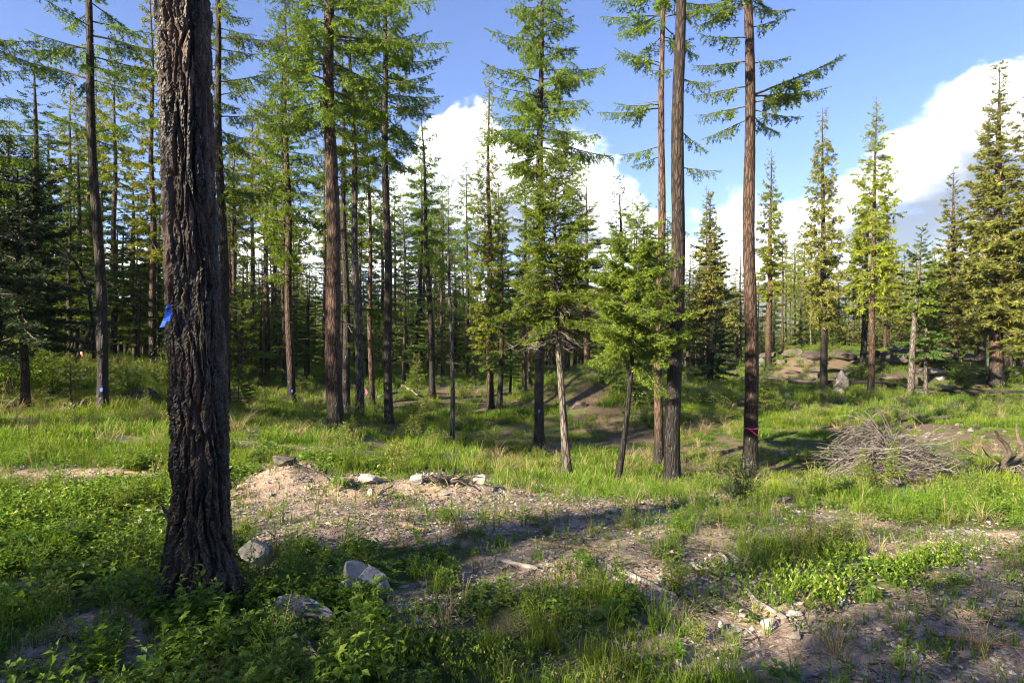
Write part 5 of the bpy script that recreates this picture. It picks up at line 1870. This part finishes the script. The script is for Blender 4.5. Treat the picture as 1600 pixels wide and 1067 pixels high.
q = np.random.default_rng(55)
GRASS = [grass_tuft(q, 46, 0.30, 0.10, 0.0052, 0.6), grass_tuft(q, 38, 0.24, 0.13, 0.0048, 0.8), grass_tuft(q, 30, 0.36, 0.09, 0.0050, 0.9), grass_tuft(q, 54, 0.20, 0.15, 0.0050, 0.6)]
GRASS = [x.mesh('grass_kind', M['grass']) for x in GRASS]
FARGRASS = [grass_tuft(q, 64, 0.27, 0.24, 0.0085, 0.8), grass_tuft(q, 64, 0.20, 0.28, 0.0085, 1.0), grass_tuft(q, 56, 0.33, 0.22, 0.0085, 1.0)]
FARGRASS = [x.mesh('grass_kind', M['grass']) for x in FARGRASS]
DRY = [grass_tuft(q, 40, 0.26, 0.06, 0.004, 1.8), grass_tuft(q, 24, 0.16, 0.06, 0.004, 1.5), seedstalk(q, 5, 0.42)]
DRY = [x.mesh('dry_grass_kind', M['drygrass']) for x in DRY]
FORB = [forb(q, 7, 0.22, 9, 0.060, 0.55, 0.08, True, True), forb(q, 14, 0.12, 3, 0.064, 0.72, 0.10, True, False, True), forb(q, 9, 0.16, 7, 0.052, 0.5, 0.09), forb(q, 5, 0.30, 12, 0.046, 0.34, 0.05),
        forb(q, 8, 0.10, 4, 0.075, 0.62, 0.10), forb(q, 6, 0.30, 14, 0.042, 0.5, 0.07, True, True)]
FORB = [x.mesh('weed_kind', M['leaf']) for x in FORB]
SEED = [forb(q, 3, 0.06, 4, 0.022, 0.4, 0.03), forb(q, 2, 0.10, 6, 0.022, 0.35, 0.02), grass_tuft(q, 9, 0.10, 0.03, 0.004, 0.5)]
SEED = [x.mesh('sprout_kind', M['leaf' if i_ else 'shrubleaf']) for i_, x in enumerate(SEED)]
MATP = [rosette_mat(q, 26, 0.17, 0.11, 0.028).mesh('mat_plant_kind', M['matleaf']) for _ in range(3)]
UNDER = [bush(q, 0.55, 0.40, 12, 420, 0.060, 0.5), bush(q, 0.40, 0.45, 12, 380, 0.060, 0.6), bush(q, 0.75, 0.40, 12, 420, 0.065, 0.4)]
UND = [x.mesh('undergrowth_kind', [M['leaf'], M['limb']]) for x in UNDER] + [UNDER[2].mesh('undergrowth_kind', [M['shrubleaf'], M['limb']]), UNDER[0].mesh('undergrowth_kind', [M['bluegreen'], M['limb']])]


def sample(n, y0, y1, seed, margin=2.5, power=1.0):
    r = np.random.default_rng(seed)
    y = (y0 ** (power + 1) + r.uniform(0, 1, n) * (y1 ** (power + 1) - y0 ** (power + 1))) ** (1 / (power + 1))
    x = r.uniform(-1, 1, n) * (0.86 * y + margin)
    z = ground(x, y)
    return r, x, y, z


def clear_of_trunk(x, y):
    return np.hypot(x - BX0, y - BD) > 0.24


# near zone
r, x, y, z = sample(8500, 1.5, 9.5, 1, 2.0, 0.75)
px, py, bare, matf, lush = fields(x, y, z)
n1 = fbm(x * 1.1 + 3, y * 1.1, None, 3, 81)
pr = (1 - bare) ** 2.2 * (0.12 + 1.0 * sstep(n1, 0.46, 0.66)) * (1 - 0.5 * blobs(px, py, [(520, 980, 300, 120, 1.)])) * 1.15 * (1 - 0.8 * matf) + lush * 0.4 * (1 - bare) ** 2
ok = (r.uniform(0, 1, len(x)) < pr) & clear_of_trunk(x, y)
P = np.stack([x, y, z - 0.01], -1)[ok]
scatter('grass', 'fresh green grass tufts growing over the near part of the clearing', P, 0.8 * r.uniform(0.35, 1.0, len(P)) ** 1.3, r.uniform(0, 6.28, len(P)), r.integers(0, 4, len(P)), GRASS)
r, x, y, z = sample(9500, 1.5, 9.5, 2, 2.0, 0.75)
px, py, bare, matf, lush = fields(x, y, z)
n1 = fbm(x * 0.9 + 13, y * 0.9, None, 3, 91)
leafy = blobs(px, py, [(130, 960, 330, 170, 1.), (560, 960, 320, 110, 1.), (800, 910, 260, 70, .9), (950, 960, 160, 100, .8), (120, 800, 190, 60, 1.), (1000, 810, 260, 24, .8), (1270, 850, 160, 40, .8)])
pr = (1 - bare) ** 2 * (0.46 + 0.5 * leafy + 0.5 * sstep(n1, 0.45, 0.65)) * (1 - 0.7 * matf) * (1 - 0.45 * lush)
ok = (r.uniform(0, 1, len(x)) < pr) & clear_of_trunk(x, y)
P = np.stack([x, y, z - 0.01], -1)[ok]
kind_n = fbm(P[:, 0] * 0.7, P[:, 1] * 0.7, None, 2, 17)
idx = np.clip((kind_n - 0.28) / 0.44 * 6 + r.normal(size=len(P)) * 1.1, 0, 5).astype(int)
scatter('weeds', 'mixed broad leaved weeds carpeting the near part of the clearing', P, r.uniform(0.5, 1.1, len(P)) * (0.72 + 0.33 * (P[:, 0] < -0.2 * P[:, 1]) * 1.0), r.uniform(0, 6.28, len(P)), idx, FORB, r.normal(size=(len(P), 2)) * 0.12)
r, x, y, z = sample(2600, 1.6, 9.5, 3, 1.0, 0.6)
px, py, bare, matf, lush = fields(x, y, z)
ok = (r.uniform(0, 1, len(x)) < matf * 1.2) & clear_of_trunk(x, y)
P = np.stack([x, y, z - 0.015], -1)[ok]
scatter('mat_plants', 'glossy dark to lime green low mat plants in dense patches', P, r.uniform(0.6, 1.15, len(P)), r.uniform(0, 6.28, len(P)), r.integers(0, 3, len(P)), MATP)
r, x, y, z = sample(15000, 1.6, 10, 4, 1.0, 0.9)
px, py, bare, matf, lush = fields(x, y, z)
ok = (r.uniform(0, 1, len(x)) < bare * (0.25 + sstep(fbm(x * 1.5, y * 1.5, None, 2, 23), 0.42, 0.6))) & clear_of_trunk(x, y)
P = np.stack([x, y, z], -1)[ok]
scatter('sprouts', 'tiny pale sprouts dotting the bare dirt', P, r.uniform(0.5, 1.2, len(P)), r.uniform(0, 6.28, len(P)), r.integers(0, 3, len(P)), SEED)
r, x, y, z = sample(1700, 1.6, 14, 5, 1.0, 1.0)
px, py, bare, matf, lush = fields(x, y, z)
ok = (r.uniform(0, 1, len(x)) < 0.25 + 0.35 * blobs(px, py, [(1000, 800, 400, 40, 1), (1350, 820, 250, 40, 1.), (150, 680, 250, 50, .6), (230, 1000, 120, 60, .8)])) & clear_of_trunk(x, y)
P = np.stack([x, y, z], -1)[ok]
scatter('dry_grass', 'straw coloured dry grass wisps and seed stalks among the weeds', P, r.uniform(0.4, 0.85, len(P)), r.uniform(0, 6.28, len(P)), r.choice([0, 1, 1, 2], len(P)), DRY, r.normal(size=(len(P), 2)) * 0.15)

# middle and far zones
r, x, y, z = sample(19000, 8.8, 24, 6, 6.5, 0.7)
px, py, bare, matf, lush = fields(x, y, z)
n1 = fbm(x * 0.5 + 3, y * 0.5, None, 3, 83)
ok = r.uniform(0, 1, len(x)) < ((1 - bare) ** 1.8 * (0.25 + 0.9 * sstep(n1, 0.40, 0.6)) + 0.5 * lush * (1 - bare)) * (1 - 0.9 * blobs(px, py, [(1385, 752, 120, 42, 1.)]))
P = np.stack([x, y, z - 0.01], -1)[ok]
scatter('meadow_grass', 'tall soft grass filling the gully and the bright patch', P, r.uniform(0.35, 1.0, len(P)) * (0.38 + 0.85 * sstep(fbm(P[:, 0] * 0.8 + 50, P[:, 1] * 0.5, None, 3, 29), 0.35, 0.65)), r.uniform(0, 6.28, len(P)), r.integers(0, 3, len(P)), FARGRASS)
r, x, y, z = sample(10500, 23, 60, 7, 9.0, 0.6)
px, py, bare, matf, lush = fields(x, y, z)
ok = r.uniform(0, 1, len(x)) < (1 - bare) ** 1.3 * 0.9
P = np.stack([x, y, z - 0.01], -1)[ok]
scatter('forest_grass', 'grass and low growth under the far trees', P, r.uniform(0.6, 1.4, len(P)), r.uniform(0, 6.28, len(P)), r.integers(0, 3, len(P)), FARGRASS)
r, x, y, z = sample(5200, 8.5, 56, 8, 2.5, 0.35)
px, py, bare, matf, lush = fields(x, y, z)
n1 = fbm(x * 0.4 + 30, y * 0.4, None, 3, 87)
thick = blobs(px, py, [(60, 600, 240, 60, 1.), (1250, 620, 300, 26, 1.), (1150, 770, 120, 50, .8), (1530, 610, 160, 40, 1.), (650, 590, 300, 30, .9), (1560, 780, 90, 40, .7), (650, 680, 120, 30, .6), (1130, 610, 120, 40, .8), (1250, 570, 200, 30, .9)])
low = blobs(px, py, [(560, 720, 260, 30, 1), (900, 745, 200, 26, 1), (800, 640, 130, 26, .9), (1130, 680, 70, 40, .8)])
ok = r.uniform(0, 1, len(x)) < (1 - bare) ** 1.5 * (0.20 + 0.6 * thick + 0.45 * sstep(n1, 0.48, 0.60)) * (1 - 0.45 * low)
P = np.stack([x, y, z - 0.02], -1)[ok]
scatter('undergrowth', 'knee high leafy undergrowth on the slopes of the gully and below the trees', P, r.uniform(0.35, 1.05, len(P)) * (0.7 + 0.3 * (P[:, 1] > 20)), r.uniform(0, 6.28, len(P)), r.choice([0, 1, 0, 1, 2, 3, 4], len(P)), UND)

r, x, y, z = sample(2600, 9, 30, 15, 2.5, 0.7)
n1 = fbm(x * 0.6 + 70, y * 0.4, None, 3, 89)
P = np.stack([x, y, z - 0.01], -1)[r.uniform(0, 1, len(x)) < 0.06 + 0.6 * sstep(n1, 0.50, 0.64)]
scatter('dry_thatch', 'pale dry grass lying among the green of the meadow', P, r.uniform(0.9, 1.6, len(P)), r.uniform(0, 6.28, len(P)), r.choice([0, 1, 0], len(P)), DRY[:2], r.normal(size=(len(P), 2)) * 0.3)

# litter: chips, needles and pebbles on the bare dirt
CH = []
for k in range(4):
    G = Geo()
    for _ in range(12):
        a_ = q.uniform(0, 6.28)
        c_ = np.array([q.normal() * 0.06, q.normal() * 0.06, 0.004])
        L = q.uniform(0.01, 0.05)
        V, F = tube(np.array([c_, c_ + np.array([math.cos(a_) * L, math.sin(a_) * L, q.uniform(0, 0.008)])]), [0.003, 0.002], 3)
        G.add(V, F)
    CH.append(G.mesh('litter_kind', M[('brownwood', 'greywood', 'brownwood', 'charwood')[k]]))
for k in range(3):
    G = Geo()
    for _ in range(7):
        rgk = rock_geo(int(q.integers(300, 400)), 1, 1, 0.8, 0.5, 6, 0.04)
        sz_ = q.uniform(0.005, 0.017)
        G.merge(rgk, 0, np.eye(3) * sz_, (q.normal() * 0.07, q.normal() * 0.07, 0.003))
    CH.append(G.mesh('litter_kind', M[('rock', 'rock_pale', 'rock_pale')[k]]))
r, x, y, z = sample(9000, 1.6, 10, 9, 1.0, 0.8)
px, py, bare, matf, lush = fields(x, y, z)
ok = r.uniform(0, 1, len(x)) < bare * 1.1 + 0.08
P = np.stack([x, y, z], -1)[ok]
scatter('litter', 'wood chips, needles and pebbles littering the bare dirt', P, r.uniform(0.7, 1.5, len(P)), r.uniform(0, 6.28, len(P)), r.integers(0, 7, len(P)), CH)

# ------------------------------------------------------------------ shrubs and saplings one can point at
BUSH = {'leaf': bush(q, 1, 0.62, 26, 1500, 0.065, 0.5).mesh('foliage', [M['leaf'], M['limb']]),
        'pale': bush(q, 1, 0.55, 26, 1300, 0.055, 0.42, 0.6).mesh('foliage', [M['shrubleaf'], M['deadtwig']]),
        'blue': bush(q, 1, 0.75, 30, 1700, 0.055, 0.5).mesh('foliage', [M['bluegreen'], M['limb']]),
        'herb': bush(q, 1, 0.28, 9, 420, 0.085, 0.4).mesh('foliage', [M['shrubleaf'], M['limb']])}
SAP = {}
for key, mat, dn, rr_, ex_ in (('green', 'youngfir', 4.5, 0.36, 0.8), ('lime', 'youngfir', 3.4, 0.30, 0.9), ('thin', 'larch_bright', 1.6, 0.26, 0.9), ('dark', 'fir', 5.0, 0.42, 0.7)):
    tf_ = trunk_fn(3.0, 0.045, (0.06, 0), (0, 0), 0.01, 3, 0.8)
    lb, fo = Geo(), Geo()
    crown(lb, fo, np.random.default_rng(hash_str(key)), tf_, 3.0, 0.35 if key != 'thin' else 0.9, rr_ * 3.0, 'fir', 1.6, dn * 0.42, budget=17000, pexp=ex_)
    SAP[key] = (trunk_geo(tf_, 3.0, 6, 0.05, 0.3, 2, -0.2).mesh('trunk', M['limb' if key != 'thin' else 'bark_pale'], True), lb.mesh('limbs', M['limb']), fo.mesh('crown', M[mat]))


def shrub(label, px, py, hpx, kind, wide=1.0):
    p = hit(px, py)
    h = hpx * p[1] / FPX
    if kind in BUSH:
        o = thing('shrub', label, 'shrub', tuple(p - [0, 0, 0.02]), None, (px * 0.37) % 6.28)
        o.scale = (h * wide, h * wide, h)
        tag(link('foliage', BUSH[kind], o), kind='stuff')
    else:
        o = thing('fir_sapling', label, 'sapling', tuple(p - [0, 0, 0.02]), None, (px * 0.37) % 6.28)
        h = h / 3.0
        o.scale = (h * wide, h * wide, h)
        tm, lm, fm = SAP[kind[4:]]
        link('trunk', tm, o)
        tag(link('limbs', lm, o), kind='stuff')
        tag(link('crown', fm, o), kind='stuff')
    return o


for a in (('pale feathery shrub in the gully grass just past the black trunk', 1122, 752, 62, 'pale'), ('dense grey green shrub against the foot of the flagged larch', 1158, 790, 72, 'blue'),
          ('leafy green shrub under the grey green one by the flagged larch', 1190, 806, 52, 'leaf'), ('twiggy olive shrub at the edge of the sunlit gravel', 1270, 868, 72, 'pale', 1.2), ('small shrub beside the twiggy olive one', 1322, 848, 48, 'pale'),
          ('reddish tinged shrub on the sunlit lip below the bushy young fir', 985, 826, 44, 'pale', 1.3), ('yellowish shrub on the lip next to the grey green shrub', 1135, 818, 48, 'pale', 1.2), ('low bright shrub on the lip right of the reddish tinged one', 1060, 822, 36, 'leaf', 1.4),
          ('compact green plant alone on the sunlit dirt strip', 697, 815, 30, 'leaf', 1.5), ('pale shrub at the flared foot of the big plated larch', 552, 664, 44, 'pale'),
          ('leafy stalks in the grass before the black stemmed larch', 640, 690, 44, 'herb', 1.4), ('tall leafy stalks beside the pole thin young larch', 655, 682, 52, 'herb'), ('bright leafy stalk cluster in front of the blue tagged larch', 490, 660, 50, 'pale'),
          ('soft green shrub below the dead root at the picture edge', 1555, 800, 60, 'leaf', 1.3), ('second soft green shrub, nearer the brush pile than the dead root', 1490, 790, 40, 'leaf', 1.3), ('green shrub against the grey pole of the brush pile', 1520, 772, 44, 'leaf', 1.2),
          ('yellow green thicket at the picture edge under the dense dark fir', 10, 618, 110, 'leaf', 1.1), ('dim green thicket between the dense dark fir and the saplings', 82, 618, 70, 'leaf', 1.2), ('sunlit yellowish shrub at the wood edge by the big trunk', 250, 602, 62, 'pale', 1.2),
          ('low sunlit shrub in front of the leaning dead pole', 130, 588, 40, 'pale', 1.4), ('round green shrub in shade near the charred root lump', 205, 618, 50, 'leaf', 1.2), ('olive shrub beside the leaning dark fir on the far slope', 1100, 632, 30, 'leaf', 1.4),
          ('dark green shrub between the flagged larch and the rock band', 1140, 636, 36, 'leaf', 1.3), ('green shrub in front of the stacked rock ledge', 1345, 596, 32, 'leaf', 1.4), ('shrub growing over the right shoulder of the rock ledge', 1500, 598, 40, 'leaf', 1.4),
          ('low shrub at the stout fir foot', 1575, 600, 26, 'leaf', 1.4), ('bushy plant with rose leaves near the pink flower', 1050, 925, 58, 'herb', 1.7), ('broad leaf shrub just right of the charred trunk foot', 405, 935, 60, 'herb', 1.8),
          ('leafy plant in front of the flat grey rock', 420, 1010, 66, 'leaf', 1.2), ('leafy plant rising at the bottom edge near the mat plants', 1085, 1000, 44, 'herb', 1.5), ('yellow sprig standing by the charred trunk on the dirt', 385, 850, 55, 'herb', 0.8),
          ('pale leafy plant poking from the berm between two rocks', 692, 762, 22, 'blue'), ('small herb mound at the sunlit edge of the left weeds', 190, 800, 50, 'leaf', 1.2)):
    shrub(*a)
for a in (('thin yellow larch sapling standing in the grass behind the berm', 415, 660, 66, 'sap_thin'), ('lime fir sapling right behind the slim charred larch', 168, 640, 100, 'sap_lime', 1.1), ('yellowish fir sapling between the dark fir and slim larch', 112, 634, 88, 'sap_lime', 1.2),
          ('small bright fir sapling in front of the charred root lump', 230, 656, 48, 'sap_lime', 1.3), ('green fir sapling at the edge of the shaded stand', 652, 614, 62, 'sap_green', 1.1), ('bright bushy fir sapling beside the flagged larch', 1195, 640, 74, 'sap_green', 1.2),
          ('fir sapling top sticking out above the brush pile', 1393, 700, 58, 'sap_thin', 0.9), ('green fir sapling growing in front of the brush pile', 1398, 766, 78, 'sap_green', 1.1), ('second fir sapling leaning on the brush pile', 1350, 762, 62, 'sap_green', 1.2),
          ('small lime sapling at the pale log end', 1262, 730, 36, 'sap_lime', 1.1), ('lime sapling on top of the rock ledge', 1492, 556, 26, 'sap_lime', 1.2), ('fir sapling low in the shade near the green shelves', 470, 618, 40, 'sap_dark', 1.1),
          ('dark fir sapling by the foot of the half hidden larch', 372, 640, 70, 'sap_dark', 1.1), ('pale sapling in the gully grass near the paired stems', 560, 640, 34, 'sap_thin', 1.2), ('little green sapling amid the gully grass below the pin flag', 690, 690, 40, 'sap_lime', 1.0)):
    shrub(*a)

# pink flowers
PET = leafshape(1, 0.8, 0.15, -0.1)
for px, py, h_, txt in ((1003, 946, 0.10, 'pink wild flower by the weathered grey log'), (1049, 900, 0.14, 'deep pink wild rose bloom among rose leaves'), (127, 706, 0.18, 'pink flower in the shaded grass patch, nearer the picture edge'), (151, 705, 0.18, 'pink flower in the shaded grass patch, closer to the charred trunk')):
    p = hit(px, py)
    f_ = thing('flower', txt, 'flower', tuple(p))
    sz_ = 0.024 if px > 500 else 0.035
    V, F = tube(np.array([[0, 0, 0], [0.005, 0, h_ * 0.5], [0, 0, h_]]), 0.0018, 4)
    link('stem', Geo().add(V, F).mesh('stem', M['leaf']), f_)
    for k in range(5):
        G = Geo()
        put_leaves(G, [[0, 0, h_]], [[math.cos(k * 1.257), math.sin(k * 1.257) - 0.5, 0.5]], np.array([sz_]), np.random.default_rng(k), PET)
        link('petal', G.mesh('petal', M['petal'] if 'petal' in M else M.setdefault('petal', tapemat('pink_petal', (0.62, 0.20, 0.36)))), f_)

# ------------------------------------------------------------------ evening haze in the valley air
import bmesh
bm = bmesh.new()
bmesh.ops.create_cube(bm, size=1)
hz_me = bpy.data.meshes.new('haze')
bm.to_mesh(hz_me)
bm.free()
HZ_LO, HZ_HI = -100.0, 345.0
hz = link('haze', hz_me, None, (0, 1150, (HZ_LO + HZ_HI) / 2), None, (7400, 5400, HZ_HI - HZ_LO))
tag(hz, 'thin blue evening haze filling the valley air', kind='stuff')
hm = bpy.data.materials.new('haze_air')
hm.use_nodes = True
t = NT(hm.node_tree)
pv = t.n('VolumePrincipled')
pv.inputs['Color'].default_value = (0.55, 0.74, 1.0, 1)
pv.inputs['Density'].default_value = 0.00012
o_ = t.n('OutputMaterial')
t.put(o_.inputs['Volume'], pv.outputs[0])
hz_me.materials.append(hm)
